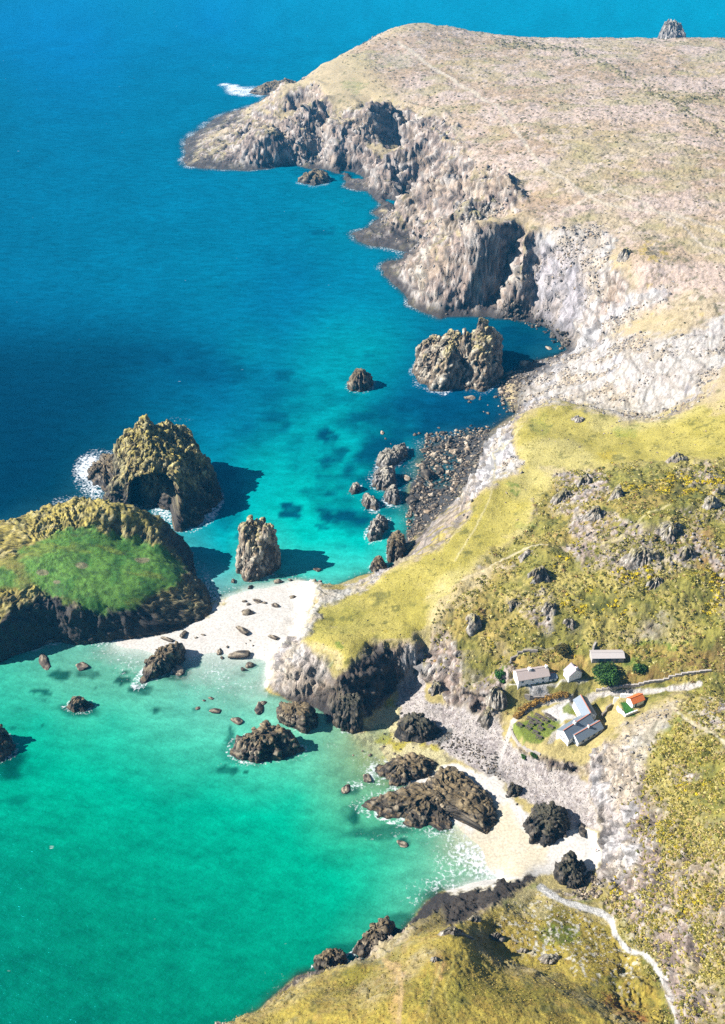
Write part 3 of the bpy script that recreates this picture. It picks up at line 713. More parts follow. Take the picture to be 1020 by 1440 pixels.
# ---- rock
hab = np.clip(vz, -5, 80)
rcol = np.tile(S(182, 160, 146), (n_v, 1))
rcol = mixc(rcol, S(226, 208, 194), sstep(-0.1, 0.5, cellv + 0.3 * nB))
rcol = mixc(rcol, S(112, 104, 100), sstep(0.15, 0.7, -cellv + 0.3 * nD))
rcol = mixc(rcol, S(196, 172, 104), sstep(0.1, 0.5, nB + 0.2 * nC) * sstep(4, 10, hab) * (1 - far) * 0.45)
wcol = np.tile(S(252, 238, 232), (n_v, 1))
wcol = mixc(wcol, S(222, 208, 206), sstep(-0.1, 0.5, nD + 0.3 * nB) * 0.8)
wcol = mixc(wcol, S(220, 188, 150), sstep(0.1, 0.5, nB - 0.2 * nC) * 0.5)
wcol = mixc(wcol, S(150, 150, 156), sstep(0.3, 0.6, nC) * 0.5)
blu = pmask(wpx, wpy, [(755,345),(835,335),(825,400),(800,470),(770,462),(748,420)], 10)
wcol = mixc(wcol, S(188, 180, 186), blu * 0.7)
rcol = rcol + (wcol - rcol) * np.clip(white, 0, 1)[:, None]
rcol = mixc(rcol, S(172, 160, 148), slab * 0.9 * (0.8 + 0.4 * nC))
rcol = mixc(rcol, S(196, 176, 90), slab * sstep(0.25, 0.5, fbm2(vx / 6, vy / 2.5, 3, 64)))
rcol = mixc(rcol, S(84, 76, 68), np.clip(dark_rock_shade, 0, 1))
rcol = mixc(rcol, S(212, 178, 140), sstep(0.0, 0.5, fbm3(vx / 18, vy / 18, vz / 9, 3, 65)) * 0.28 * (1 - dark_rock_shade))
# turf ledges on rock that is not too steep
ledge = sstep(44, 30, slope) * sstep(-0.1, 0.3, nD + 0.3 * nB) * (1 - np.clip(white * 1.1, 0, 1)) * (1 - dark_rock_shade)
rcol = mixc(rcol, S(182, 166, 116), ledge * 0.7)
rcol = mixc(rcol, S(60, 56, 52), crackiness * 0.55)
# wet, weed-dark rock above the waterline
tide = sstep(9.0 , 1.0, hab + 2.2 * nB + 1.5 * cellv) * sstep(0.25, 0.6, rk + rocky)
tide *= 1 - 0.75 * pmask(PX, PY, [(370,900),(470,820),(480,960),(440,975),(380,975)], 5)
rcol = mixc(rcol, S(64, 60, 60), tide * 0.88)
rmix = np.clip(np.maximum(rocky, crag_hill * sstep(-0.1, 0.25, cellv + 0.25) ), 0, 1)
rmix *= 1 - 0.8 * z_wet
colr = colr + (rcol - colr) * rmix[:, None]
# bare rim where turf breaks off
# ---- beaches
shc = np.tile(S(200, 188, 178), (n_v, 1))
shc = mixc(shc, S(160, 150, 146), sstep(0.0, 0.4, nC + 0.3 * nD)); shc = mixc(shc, S(214, 200, 192), sstep(0.15, 0.5, fbm2(vx / 0.8, vy / 0.8, 2, 62)))
shc = mixc(shc, S(92, 96, 92), sstep(0.25, 0.5, nB + 0.4 * nC) * 0.8 * pmask(PX, PY, [(600,1030),(650,1010),(700,1050),(720,1100),(660,1080),(620,1060)], 12))
colr = colr + (shc - colr) * (z_peb * (1 - 0.0 * rk))[:, None]
sand = np.tile(S(250, 233, 214), (n_v, 1)); sand = mixc(sand, S(240, 222, 204), sstep(0, 0.5, nB) * 0.6)
sand = mixc(sand, S(232, 208, 172), z_wet * (0.75 + 0.2 * nB))
colr = colr + (sand - colr) * (np.clip(z_sand, 0, 1) * (1 - 0.0 * rk))[:, None]
s2 = np.tile(S(222, 204, 150), (n_v, 1)); s2 = mixc(s2, S(190, 176, 80), sstep(0.0, 0.4, nB)); s2 = mixc(s2, S(120, 112, 90), sstep(0.3, 0.5, nC) * 0.7)
colr = colr + (s2 - colr) * (z_sand2 * (1 - z_peb))[:, None]
wbd = pmask(wpx, wpy, [(600,612),(690,603),(676,640),(668,662),(648,694),(620,722),(590,752),(570,775),(560,770),(570,700),(590,650)], 4)
colr = mixc(colr, S(84, 84, 84), wbd)
# sea bed below the waterline: sand near beaches, weed and rock elsewhere
und_sea = sstep(0.1, -0.6, vz) * (1 - np.clip(z_sand + z_sand2, 0, 1))
colr = mixc(colr, S(60, 70, 64), und_sea * 0.8)
# ---- tracks and paths worn into the turf
PATHS = [([(760,1248),(785,1264),(805,1272),(830,1280),(850,1286),(860,1296)], 5.0, S(250,240,226)), ([(858,1292),(866,1315),(884,1334),(905,1342),(922,1356),(936,1380),(946,1405),(956,1450)], 3.6, S(250,240,226)),
         ([(700,1075),(712,1045),(722,1014),(738,1000),(762,988),(800,982),(850,977),(900,973),(950,968),(985,960)], 3.6, S(226,212,200)),
         ([(716,969),(740,972),(775,964),(815,959),(826,956)], 1.8, S(232,220,206)), ([(690,792),(720,775),(745,773),(770,770)], 1.3, S(226,204,160)), ([(650,820),(690,795)], 2.2, S(226,198,150)),
         ([(840,768),(870,758),(892,742),(910,724),(940,714)], 1.2, S(214,196,138)), ([(786,300),(860,262),(960,318),(990,345),(1030,358)], 1.6, S(222,200,176)), ([(560,60),(640,115),(700,150),(760,230),(850,290),(940,300),(1030,330)], 2.0, S(218,198,172)),
         ([(735,600),(700,640),(690,700),(670,740),(640,790)], 1.0, S(220,200,140)), ([(560,1440),(565,1400),(560,1365),(540,1352)], 3.2, S(208,172,118)), ([(600,1440),(608,1395),(622,1350)], 1.6, S(204,180,110)),
         ([(700,1360),(660,1345),(640,1350),(625,1390),(640,1440)], 1.4, S(196,178,96)), ([(752,740),(775,750),(800,752)], 0.0, S(226,204,160)), ([(838,905),(832,925)], 1.4, S(206,190,160)), ([(720,925),(740,912),(790,905)], 1.0, S(200,186,150)),
         ([(940,985),(960,1010),(985,1022),(1030,1045)], 1.8, S(228,208,170))]
for pl, wd, c in PATHS:
    if wd <= 0: continue
    m = lmask(PX + nC * 1.2, PY + nD * 1.2, pl, wd, 1.2)
    colr = mixc(colr, c, m * 0.93 * (1 - rk * 0.4))
# yard, terrace and lawn at the houses
colr = mixc(colr, S(232, 222, 212), np.maximum(pmask(PX, PY, [(762,1000),(800,985),(812,990),(800,1005),(815,1012),(790,1018),(772,1008)], 2), pmask(PX, PY, [(740,969),(767,967),(774,978),(747,983)], 1.2)))
colr = mixc(colr, S(118, 140, 46), pmask(wpx, wpy, [(722,1020),(748,1003),(770,1006),(790,1014),(776,1030),(760,1042),(740,1048),(726,1038)], 3) * 0.85)
colr = mixc(colr, S(120, 132, 46), pmask(PX, PY, [(791,995),(800,988),(808,998),(812,1006),(800,1008),(792,1003)], 1.5) * 0.9)
colr = mixc(colr, S(64, 118, 40), pmask(PX, PY, [(870,997),(885,990),(896,1000),(880,1008)], 1.0))
colr = mixc(colr, S(226, 196, 130), pmask(wpx, wpy, [(850,983),(880,976),(900,980),(866,992)], 2) * 0.7)
colr = mixc(colr, S(214, 206, 200), pmask(PX, PY, [(776,1030),(792,1020),(796,1026),(776,1046),(770,1046)], 1.5) * 0.7)

colr *= (1 + 0.16 * nE * (1 - z_sand))[:, None]
# ---- faces
gid = np.full(X.size, -1, np.int64); gid[idx] = np.arange(len(idx))
G = gid.reshape(X.shape)
a, b, c_, d_ = G[:-1, :-1], G[:-1, 1:], G[1:, 1:], G[1:, :-1]
ok = (a >= 0) & (b >= 0) & (c_ >= 0) & (d_ >= 0)
F = np.stack([a[ok], b[ok], c_[ok], d_[ok]], 1)
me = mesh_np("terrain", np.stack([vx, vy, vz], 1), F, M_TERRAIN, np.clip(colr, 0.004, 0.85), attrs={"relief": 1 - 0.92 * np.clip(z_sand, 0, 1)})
terrain = tag(link("terrain", me), kind="structure")
print("terrain verts", len(vx), "faces", len(F), "max px", slope.max())

ZG = H.copy().ravel(); ZG[idx] = vz; ZG = ZG.reshape(H.shape)
def ground_z(x, y):
    u = x / (y * CP + 235.0 * SP)
    c = min(max(float(np.interp(u, US, np.arange(len(US)))), 0), len(US) - 1.001); r = float(np.interp(y, ROWS, np.arange(len(ROWS)))); r = min(r, len(ROWS) - 1.001)
    i, j = int(r), int(c); fr, fc = r - i, c - j
    return float(ZG[i, j] * (1 - fr) * (1 - fc) + ZG[i + 1, j] * fr * (1 - fc) + ZG[i, j + 1] * (1 - fr) * fc + ZG[i + 1, j + 1] * fr * fc)
def ground_z_many(x, y):
    u = x / (y * CP + 235.0 * SP)
    c = np.clip(np.interp(u, US, np.arange(len(US))), 0, len(US) - 1.001); r = np.clip(np.interp(y, ROWS, np.arange(len(ROWS))), 0, len(ROWS) - 1.001)
    i = r.astype(int); j = c.astype(int); fr = r - i; fc = c - j
    return ZG[i, j] * (1 - fr) * (1 - fc) + ZG[i + 1, j] * fr * (1 - fc) + ZG[i, j + 1] * (1 - fr) * fc + ZG[i + 1, j + 1] * fr * fc
def ground_px(px, py):
    """where the pixel's ray meets the land"""
    o = np.array([0, 0, CAM_H]); d = W(px, py, 0.0) - o
    lo, hi = 0.55, 1.0
    for n in (160, 24, 12):
        t = np.linspace(lo, hi, n); P = o[None] + d[None] * t[:, None]
        hit = np.flatnonzero(P[:, 2] <= ground_z_many(P[:, 0], P[:, 1]))
        if not len(hit): return W(px, py, 0.0)
        k = hit[0]; hi = t[k]; lo = t[max(0, k - 1)]
    q = o + d * hi
    return np.array([q[0], q[1], ground_z(q[0], q[1])])
# ------------------------------------------------------------------ sea stacks, islands and big rocks: footprint, tops, looks
# name, label, category, footprint pixels, footprint level, top points (px, py, z), side steepness, palette, relief scale
ROCKS = [
 ("grassy_island", "large rocky island with a bright green turf cap and dark seaward cliffs", "island",
  [(-150,890),(-60,935),(0,930),(24,917),(55,913),(90,902),(133,906),(169,899),(188,902),(235,891),(275,874),(310,862),(309,838),(298,815),(287,792),(270,776),(240,770),(200,768),(140,764),(80,780),(0,800),(-80,820),(-150,850)], 0.0,
  [(118,718,30),(137,712,32),(157,717,31),(176,727,28),(198,734,25),(220,742,22.5),(251,756,16),(275,768,9.5),(284,784,4),(169,753,20),(235,776,15),(200,764,17.5),(129,744,26),(98,744,27),(78,743,28),(35,780,26),(60,790,25),(140,790,22),(200,800,18),(245,803,14.5),(243,815,14),(180,848,15.5),(133,854,17),(86,834,20),(40,811,23),(0,766,28),(0,800,26),(-60,800,24),(-110,830,22),
   (20,850,19),(60,862,17),(-40,870,18),(280,838,9),(300,845,6),(262,850,7.5),(220,868,9),(100,866,16),(160,870,13)], 9, "gold", 1.0),
 ("arched_island", "tall golden rock island with a dark cave mouth in its side", "island",
  [(148,702),(157,714),(180,724),(205,739),(240,749),(275,747),(298,733),(315,702),(310,682),(292,666),(262,652),(222,642),(186,646),(164,668)], 0.0,
  [(198,586,35),(190,602,29),(206,590,33.5),(220,596,30),(178,628,21),(168,650,14),(215,616,29),(251,620,24),(282,655,15),(300,678,9),(308,694,5),(236,645,25),(265,664,20),(160,682,10),(154,697,4.5),(174,662,17),(186,642,22),(170,690,9),(200,654,23),(225,657,24),(246,670,21),(190,664,20),
   (205,690,17),(230,695,18),(215,716,11),(238,722,10),(196,706,10),(252,692,16),(256,715,9),(270,702,11),(286,714,6),(270,736,3),(295,704,6)], 10, "gold", 1.0),
 ("surf_skerry", "low brown skerry ringed with white surf under the cave island", "rock",
  [(120,684),(124,656),(138,640),(172,640),(180,656),(166,692),(150,699)], 0.0, [(150,655,5.5),(140,670,4.5),(165,650,7)], 3, "dark", 0.6),
 ("leaning_stack", "upright two-topped sea stack casting a long shadow over turquoise shallows", "sea stack",
  [(333,803),(335,790),(346,778),(375,774),(392,782),(395,796),(382,808),(360,815),(350,819),(340,813)], 0.0,
  [(352,735,21.5),(360,739,20),(368,747,17.5),(381,741,19.5),(388,752,16),(344,750,18),(392,768,11.5),(338,780,9),(337,795,5),(348,802,6),(372,785,12)], 9, "pale", 0.8),
 ("ridged_stack", "big ridged sea stack with split sunlit face at the mouth of the cliff inlet", "sea stack",
  [(576,523),(584,543),(605,549),(626,554),(640,546),(661,551),(682,554),(700,540),(704,524),(700,500),(678,490),(640,489),(605,497),(585,510)], 0.0,
  [(675,446,33),(683,452,30),(690,466,25),(655,461,26.5),(640,468,22.5),(625,476,18.5),(606,488,12.5),(597,503,8.5),(580,522,3.5),(600,530,5),(620,515,12),(638,492,20),(625,546,3),(637,530,8),(632,510,14),(650,520,4),(654,505,6),(662,492,12),(690,500,14.5),(676,512,12),(668,532,5.5),(690,535,5.5),(680,546,3),(652,535,2.5)], 8, "pale", 1.2),
 ("lone_sea_rock", "small dark pointed rock alone in open turquoise water", "rock",
  [(486,545),(495,551),(510,552),(525,546),(527,537),(510,533),(492,536)], 0.0, [(510,521,10),(500,530,8),(520,533,6),(492,541,4)], 4, "dark", 0.7),
 ("east_rock", "flat-topped shore rock farthest out from the boulder beach", "rock",
  [(527,655),(540,662),(558,656),(573,641),(572,630),(555,632),(540,640),(530,648)], 0.0, [(565,627,5.5),(545,640,4.5),(552,645,4)], 5, "grey", 0.5),
 ("east_rock", "square dark rock with a white surf fringe off the boulder beach", "rock",
  [(520,684),(530,691),(552,691),(558,679),(557,668),(540,664),(526,670)], 0.0, [(545,662,6.5),(532,672,4),(550,675,5)], 5, "grey", 0.5),
 ("east_rock", "little tan rock standing apart in dark blue weedy water", "rock",
  [(488,694),(495,698),(508,691),(508,683),(495,684)], 0.0, [(500,683,3.2),(493,689,2)], 4, "grey", 0.4),
 ("east_rock", "pale wedge-shaped rock in the shallows beside the boulder beach", "rock",
  [(506,706),(514,717),(530,721),(535,712),(525,701),(512,697)], 0.0, [(522,698,4.5),(512,704,3),(530,711,3)], 4, "grey", 0.4),
 ("east_rock", "pale rounded rock touching the dark boulders of the beach", "rock",
  [(538,702),(545,712),(560,711),(566,698),(556,689),(543,692)], 0.0, [(555,688,5),(545,697,4)], 4, "grey", 0.4),
 ("east_rock", "knobbly two-lobed rock in clear shallows below the meadow cliff", "rock",
  [(513,757),(520,764),(535,759),(548,742),(550,729),(537,728),(525,735),(515,746)], 0.0, [(542,725,5.5),(535,735,4),(522,740,6),(520,752,4)], 5, "grey", 0.5),
 ("east_rock", "dark upright rock leaning on the foot of the slab cliff", "rock",
  [(543,776),(546,791),(556,797),(568,789),(571,770),(560,763),(548,766)], 0.0, [(556,762,8),(550,775,6),(565,770,7)], 6, "dark", 0.5),
 ("east_rock", "dark hump-backed rock under the cliff lip beside the sand bar", "rock",
  [(519,801),(525,812),(540,809),(546,798),(536,790),(524,793)], 0.0, [(532,788,5.5),(525,800,3.5)], 4, "dark", 0.5),
 ("whaleback_rock", "long dark whale-backed rock standing in green shallows", "rock",
  [(318,1060),(330,1070),(360,1074),(395,1071),(425,1067),(434,1056),(425,1043),(390,1034),(350,1031),(325,1040)], 0.0, [(345,1019,9),(370,1019,10),(395,1028,9),(415,1040,6.5),(428,1052,3),(330,1040,5),(360,1045,7.5),(390,1050,6)], 4, "dark", 0.8),
 ("cliff_foot_rock", "brown blocky rock just off the foot of the meadow headland", "rock",
  [(386,1003),(392,1016),(415,1028),(432,1033),(449,1021),(442,1006),(415,997),(395,993)], 0.0, [(395,989,5.5),(415,994,7.5),(438,1003,8.5),(425,1012,6.5),(395,1005,4)], 6, "dark", 0.7),
 ("shingle_rock", "black oval rock at the top of the grey shingle", "rock",
  [(553,1030),(560,1039),(590,1044),(612,1043),(621,1031),(612,1020),(585,1014),(565,1016)], 1.8, [(575,1008,8.5),(600,1010,8.5),(613,1024,6),(560,1024,5),(585,1025,7)], 5, "black", 0.6),
 ("beach_outcrop", "dark ribbed outcrop at the water's edge beside yellow weedy sand", "rock",
  [(515,1084),(522,1096),(542,1104),(560,1110),(590,1100),(615,1087),(624,1076),(602,1067),(570,1064),(545,1066),(525,1074)], 0.0, [(570,1063,4),(602,1065,5),(550,1078,3.5),(590,1082,4),(528,1086,2)], 4, "dark", 0.7),
 ("beach_outcrop", "broad dark ribbed rock platform running from beach into green water", "rock",
  [(490,1132),(505,1142),(530,1151),(560,1159),(590,1169),(620,1178),(638,1182),(642,1172),(628,1160),(640,1152),(660,1161),(685,1177),(700,1162),(707,1140),(697,1119),(674,1099),(640,1084),(600,1088),(570,1106),(540,1114),(508,1120)], 0.0,
  [(640,1080,6),(610,1090,5),(580,1104,4.5),(560,1117,4),(520,1126,3),(670,1102,6),(694,1130,5),(660,1132,5.5),(625,1117,4.5),(600,1142,4),(634,1173,2),(680,1157,4.5),(560,1146,3),(508,1131,2.2),(630,1147,3)], 5, "dark", 0.8),
 ("sand_rock", "black rock with pale top standing clear on white sand", "rock",
  [(733,1160),(738,1176),(745,1193),(765,1196),(790,1188),(803,1174),(808,1156),(790,1145),(765,1139),(745,1142)], 1.5, [(750,1139,7.5),(775,1141,9.5),(797,1152,7),(755,1172,5),(780,1170,7)], 6, "black", 0.6),
 ("sand_rock", "black rough rock with a pointed corner at the sand's end below the footpath", "rock",
  [(779,1228),(782,1244),(800,1258),(822,1261),(832,1248),(818,1234),(828,1222),(817,1212),(797,1207)], 2.6, [(797,1203,9.5),(818,1211,6.5),(795,1232,8),(815,1246,7)], 6, "black", 0.6),
 ("sand_rock", "small black rock where white sand meets shingle", "rock",
  [(711,1113),(716,1122),(732,1122),(736,1112),(728,1105),(716,1104)], 2.0, [(720,1101,5),(729,1106,4.5)], 5, "black", 0.4),
 ("spit_rock", "slanting dark fin of rock at the tail of the sand bar", "rock",
  [(184,966),(192,971),(215,956),(240,944),(264,927),(260,914),(240,914),(215,930),(198,944)], 0.0, [(256,906,8),(238,914,8),(214,930,5.5),(195,955,2.5)], 5, "dark", 0.6),
 ("awash_rock", "little brown rock with wet skirt alone in green bay", "rock",
  [(89,995),(100,1003),(125,1003),(136,992),(125,984),(105,982)], 0.0, [(108,979,4.5),(120,984,3.5)], 2.5, "dark", 0.5),
 ("bay_edge_rock", "rounded dark rock in deep green water across the bay from the beach", "rock",
  [(-40,1050),(-30,1070),(0,1072),(20,1063),(27,1048),(15,1034),(-20,1030)], 0.0, [(0,1020,8),(15,1034,5.5),(-22,1022,8),(5,1050,4)], 4, "dark", 0.6),
 ("shore_crag", "dark craggy rock jutting from foot of the near grassy hill", "rock",
  [(493,1341),(505,1348),(530,1347),(556,1334),(566,1318),(548,1308),(520,1316)], 0.0, [(540,1302,9),(515,1317,6.5),(552,1313,8.5),(525,1330,5)], 6, "dark", 0.6),
 ("shore_crag", "low brown crag in the water off the near grassy hill's tip", "rock",
  [(439,1358),(448,1369),(468,1368),(490,1353),(487,1343),(465,1341)], 0.0, [(465,1337,5.5),(482,1341,5)], 5, "dark", 0.5),
 ("headland_islet", "small brown islet close under the far headland cliffs", "rock",
  [(418,256),(440,262),(462,258),(464,250),(445,245)], 0.0, [(440,247,8),(456,250,7)], 4, "dark", 1.0),
 ("far_reef", "dark reef with breaking white surf beyond the far headland's shoulder", "rock",
  [(345,131),(380,137),(420,133),(440,124),(420,117),(380,120)], 0.0, [(400,119,10),(420,117,14),(375,126,6)], 3, "dark", 1.2),
 ("pinnacle", "pale pointed pinnacle standing up beyond the plateau's far edge", "rock",
  [(922,53),(935,56),(962,56),(969,53),(955,47),(932,47)], 52.0, [(941,26,69.5),(936,36,63.5),(946,31,66.8),(950,38,62.1),(957,43,59),(963,48,55.6),(929,46,57),(925,50,54.3)], 6, "grey", 0.5),
 ("meadow_foot_rock", "dark buttress-like rock against the shaded cliff of the meadow headland", "rock",
  [(468,1018),(480,1028),(496,1033),(508,1028),(512,1010),(500,998),(482,1000)], 0.0, [(492,980,12),(482,992,9),(503,990,11),(494,1012,5)], 7, "black", 0.6),
]
# ------------------------------------------------------------------ the sea
uW = np.concatenate([np.array([-6, -3, -1.6, -1.0, -0.7, -0.55, -0.48]), cU, np.array([0.62, 0.8, 1.2, 2, 4])])
yW = np.concatenate([np.array([-2500, -900, -300, -120, -40, 10, 40, 60]), cY, np.array([1580, 1650, 1750, 1900, 2150, 2500, 3200, 4500, 6000])])
ysc = np.maximum(yW, 60)
wX = uW[None, :] * (ysc[:, None] * CP + 235.0 * SP); wX = np.clip(wX, -5500, 5500); wX = np.where(wX <= -5499, -5500 - np.abs(uW[None, :]), wX); wX = np.where(wX >= 5499, 5500 + np.abs(uW[None, :]), wX)
wY = np.broadcast_to(yW[:, None], wX.shape)
wH = np.full(wX.shape, -12.0); wH[8:8 + len(cY), 7:7 + len(cU)] = HC
wx_, wy_, wh_ = wX.ravel(), wY.ravel(), wH.ravel()
front = wy_ > 60
qx_, qy_ = project(wx_, np.maximum(wy_, 60), 0.0)
qx_ = np.clip(qx_, -900, 1900); qy_ = np.clip(qy_, -80, 1900)
# water colour: deep blue outside, turquoise over sand, far right sheen painted in
SEA = [(-200,0,0,84,142),(0,0,0,92,150),(200,0,0,112,172),(400,0,0,130,192),(600,0,0,146,204),(800,0,0,152,208),(1020,10,0,156,210),(1300,0,0,156,210),(0,120,0,86,142),(200,120,0,94,152),(300,60,0,108,170),(0,250,0,76,128),(150,250,0,82,136),(300,280,0,88,142),(440,290,0,94,140),
 (0,400,0,66,112),(150,400,0,74,120),(300,400,0,84,130),(420,380,0,100,146),(480,320,0,98,140),(500,390,0,116,156),(0,520,0,44,84),(120,500,0,54,96),(250,520,0,60,102),(330,500,0,80,122),(400,470,0,108,148),(470,450,0,126,160),(540,450,0,120,152),(0,640,0,40,72),(80,600,0,44,80),(150,580,0,52,90),
 (0,720,0,34,62),(70,690,0,44,74),(330,600,0,84,122),(380,540,0,108,146),(440,530,0,128,158),(560,570,0,66,108),(620,580,0,70,104),(680,580,0,62,92),(740,480,0,72,96),(520,490,0,126,160),(470,590,0,134,156),(380,640,0,128,150),(340,700,0,134,152),(420,680,0,152,162),(470,680,0,150,160),(400,720,0,166,170),(320,790,0,150,156),(430,760,0,176,176),(480,750,0,172,174),(510,770,0,170,172),(460,800,30,188,184),(400,810,40,196,186),(360,820,120,214,200),
 (0,960,30,184,144),(100,940,80,200,160),(200,930,100,208,168),(300,930,150,226,200),(360,970,140,222,190),(60,1010,10,176,134),(160,1010,24,182,140),(260,985,70,206,170),(340,1005,80,208,172),(440,1040,80,192,150),(490,1060,110,184,130),(520,1050,150,180,110),
 (0,1100,0,160,116),(100,1100,0,166,120),(200,1100,4,172,128),(300,1100,10,174,130),(420,1120,10,174,128),(0,1200,0,142,104),(120,1200,0,146,104),(250,1180,0,160,118),(400,1200,0,164,118),(520,1200,16,168,120),(600,1180,50,180,132),(640,1200,120,200,150),(0,1320,0,126,92),(150,1320,0,128,90),(300,1320,0,142,104),(420,1300,0,150,108),(520,1260,10,160,116),(590,1240,60,184,140),(0,1440,0,116,84),(150,1440,0,116,84),(300,1430,0,128,90),(450,1340,0,124,88),(0,1700,0,110,80),(400,1700,0,110,80),(-300,1000,0,140,110),(-300,1400,0,110,84),(-200,600,0,36,66)]
SEA = np.array(SEA, float)
SEA[:, 2:] = 255 * (SEA[:, 2:] / 255) ** 0.62
SEA = SEA[~((SEA[:, 0] > 330) & (SEA[:, 0] < 760) & (SEA[:, 1] > 370) & (SEA[:, 1] < 610))]
SEA = np.vstack([SEA, np.array([(470,450,0,146,178),(540,450,0,142,174),(440,530,0,154,184),(520,490,0,154,184),(470,590,0,168,188),(400,470,0,124,168),(420,390,0,122,168),(500,395,0,132,172),(560,570,0,100,144),(620,580,0,96,138),(680,580,0,88,124),(740,480,0,80,108),(380,540,0,116,160),(350,600,0,110,150),(120,60,0,146,212),(50,50,0,146,212),(300,40,0,152,216),(0,10,0,146,212)], float)])
sea_rgb = RBF(SEA[:, :2], lin(SEA[:, 2:]), smooth=2.0)(np.stack([qx_, qy_], 1))
sea_rgb = np.clip(sea_rgb, 0.0006, 1)
nw = fbm2(wx_ / 30, wy_ / 30, 4, 71); nw2 = fbm2(wx_ / 9, wy_ / 9, 3, 72)
sea_rgb *= (1 + 0.10 * nw[:, None])
sea_rgb[:, 2] *= 1 - 0.08 * sstep(880, 960, qy_)
sea_rgb *= (1 - 0.24 * sstep(620, 150, np.hypot(qx_, 1440 - qy_)) * sstep(900, 1000, qy_))[:, None]  # painted vignette: water darkens towards the bottom-left corner
sea_rgb *= (1 - 0.50 * sstep(340, 120, qx_) * sstep(430, 520, qy_) * sstep(760, 700, qy_))[:, None]
sea_rgb *= (1 - 0.30 * sstep(420, 60, qy_))[:, None]
sea_rgb[:, 2] *= 1 - 0.10 * sstep(700, 300, qy_) * sstep(40, 220, qy_)
chan = sstep(300, 360, qx_) * sstep(640, 540, qx_) * sstep(420, 500, qy_) * sstep(860, 800, qy_)
sea_rgb[:, 1] *= 1 + 0.12 * chan; sea_rgb[:, 2] *= 1 - 0.06 * chan
# weed and reef on the bottom showing through; arched island's shadow painted in
REEF = [(440,640,42,34,.32),(405,560,40,24,.3),(505,705,60,44,.42),(360,610,30,16,.25),(470,560,30,12,.3),(390,588,20,22,.5),(400,525,18,9,.45),(460,628,14,30,.75),(445,535,10,6,.35),(475,640,16,10,.6),(505,655,14,6,.5),(440,690,18,8,.6),(470,705,30,16,.85),(490,725,36,12,.8),(408,720,16,9,.75),(455,740,10,4,.6),(500,700,36,50,.65),(540,660,40,60,.7),(560,590,90,28,.6),(640,585,80,22,.5),
        (480,680,40,14,.6),(420,660,5,4,.5),(478,768,8,3,.5),(346,752,12,7,.5),(330,712,10,5,.5),(318,700,24,50,.45),(520,500,10,5,.35),(455,325,22,6,.4),(540,330,16,5,.4),(470,240,50,9,.5),(230,500,90,20,.35),(300,520,60,24,.4),(740,470,50,16,.5),(720,500,24,14,.4),(600,480,20,5,.3),(430,560,40,30,.25),
        (80,948,14,6,.8),(115,944,16,5,.6),(60,972,9,5,.85),(135,947,11,5,.85),(176,942,5,3,.8),(172,955,10,8,.85),(132,968,6,3,.8),(68,984,5,2.5,.7),(224,1000,8,4,.8),(18,1020,5,3,.7),(60,1020,4,2,.7),(250,945,22,10,.7),(196,968,10,6,.8),(112,998,26,14,.75),(5,1075,34,24,.8),(322,1035,8,14,.85),(317,1082,14,6,.8),(344,1084,6,3,.7),(278,996,5,3,.7),(290,998,4,3,.6),(345,1060,40,14,.5),(372,1066,60,8,.5),
        (565,1187,10,6,.85),(497,1145,14,14,.8),(490,1112,16,8,.6),(540,1170,60,10,.5),(440,1370,12,9,.6),(560,1300,24,14,.5),(500,1340,40,14,.5),(535,1050,20,8,.4),(550,1065,16,5,.5),(620,1255,40,7,.5),(365,955,3,2,.6),(335,952,6,2,.5),(25,1125,12,6,.35),(350,840,5,3,.5)]
wq = qx_ + fbm2(wx_ / 6, wy_ / 6, 3, 73) * (9 + 0), qy_ + fbm2(wx_ / 6, wy_ / 6, 3, 74) * 5
reef = np.zeros(len(wx_))
for cx, cy, rx, ry, g in REEF:
    m = np.clip(1.25 - np.sqrt(((wq[0] - cx) / rx) ** 2 + ((wq[1] - cy) / ry) ** 2), 0, 1)
    reef = np.maximum(reef, sstep(0.0, 0.55, m) * min(0.92, g * 1.25))
reef *= np.clip(0.85 + 0.5 * nw2, 0.3, 1)
deepc = np.where((qy_ > 880)[:, None], lin((0, 84, 70))[None, :], lin((0, 66, 100))[None, :])
sea_rgb = sea_rgb + (deepc - sea_rgb) * reef[:, None]
# how much of the bottom shows
alpha = 1 - np.exp(np.minimum(wh_, 0.0) * 1.15 - 0.04)
alpha = np.where(wh_ < -2.4, 1.0, alpha)
# foam: along exposed shores and on the south beach
ISL_FOAM = []
foam = np.zeros(len(wx_))
shore = sstep(0.9, 0.0, np.abs(wh_ + 0.2) / (0.5 + qy_.clip(0, 1440) * 0.0)) * front
expo = np.maximum(sstep(640, 300, qx_) * sstep(520, 420, qy_), 0.35 * sstep(1010, 1030, qy_))
foam = np.maximum(foam, sstep(2.2, 0.0, np.abs(wh_ + 0.6)) * (wh_ < 1.0) * (0.34 + 0.22 * sstep(520, 400, qy_) * sstep(700, 560, qx_)) * front)
for rk_ in ROCKS:
    poly, z0, nm = rk_[3], rk_[4], rk_[0]
    if z0 > 0.5: continue
    sd = bbox_apply(qx_, qy_, poly, 60, lambda a, b: poly_sd(a, b, poly))
    k = 0.6
    foam = np.maximum(foam, sstep(-5.5, -0.5, sd) * k)
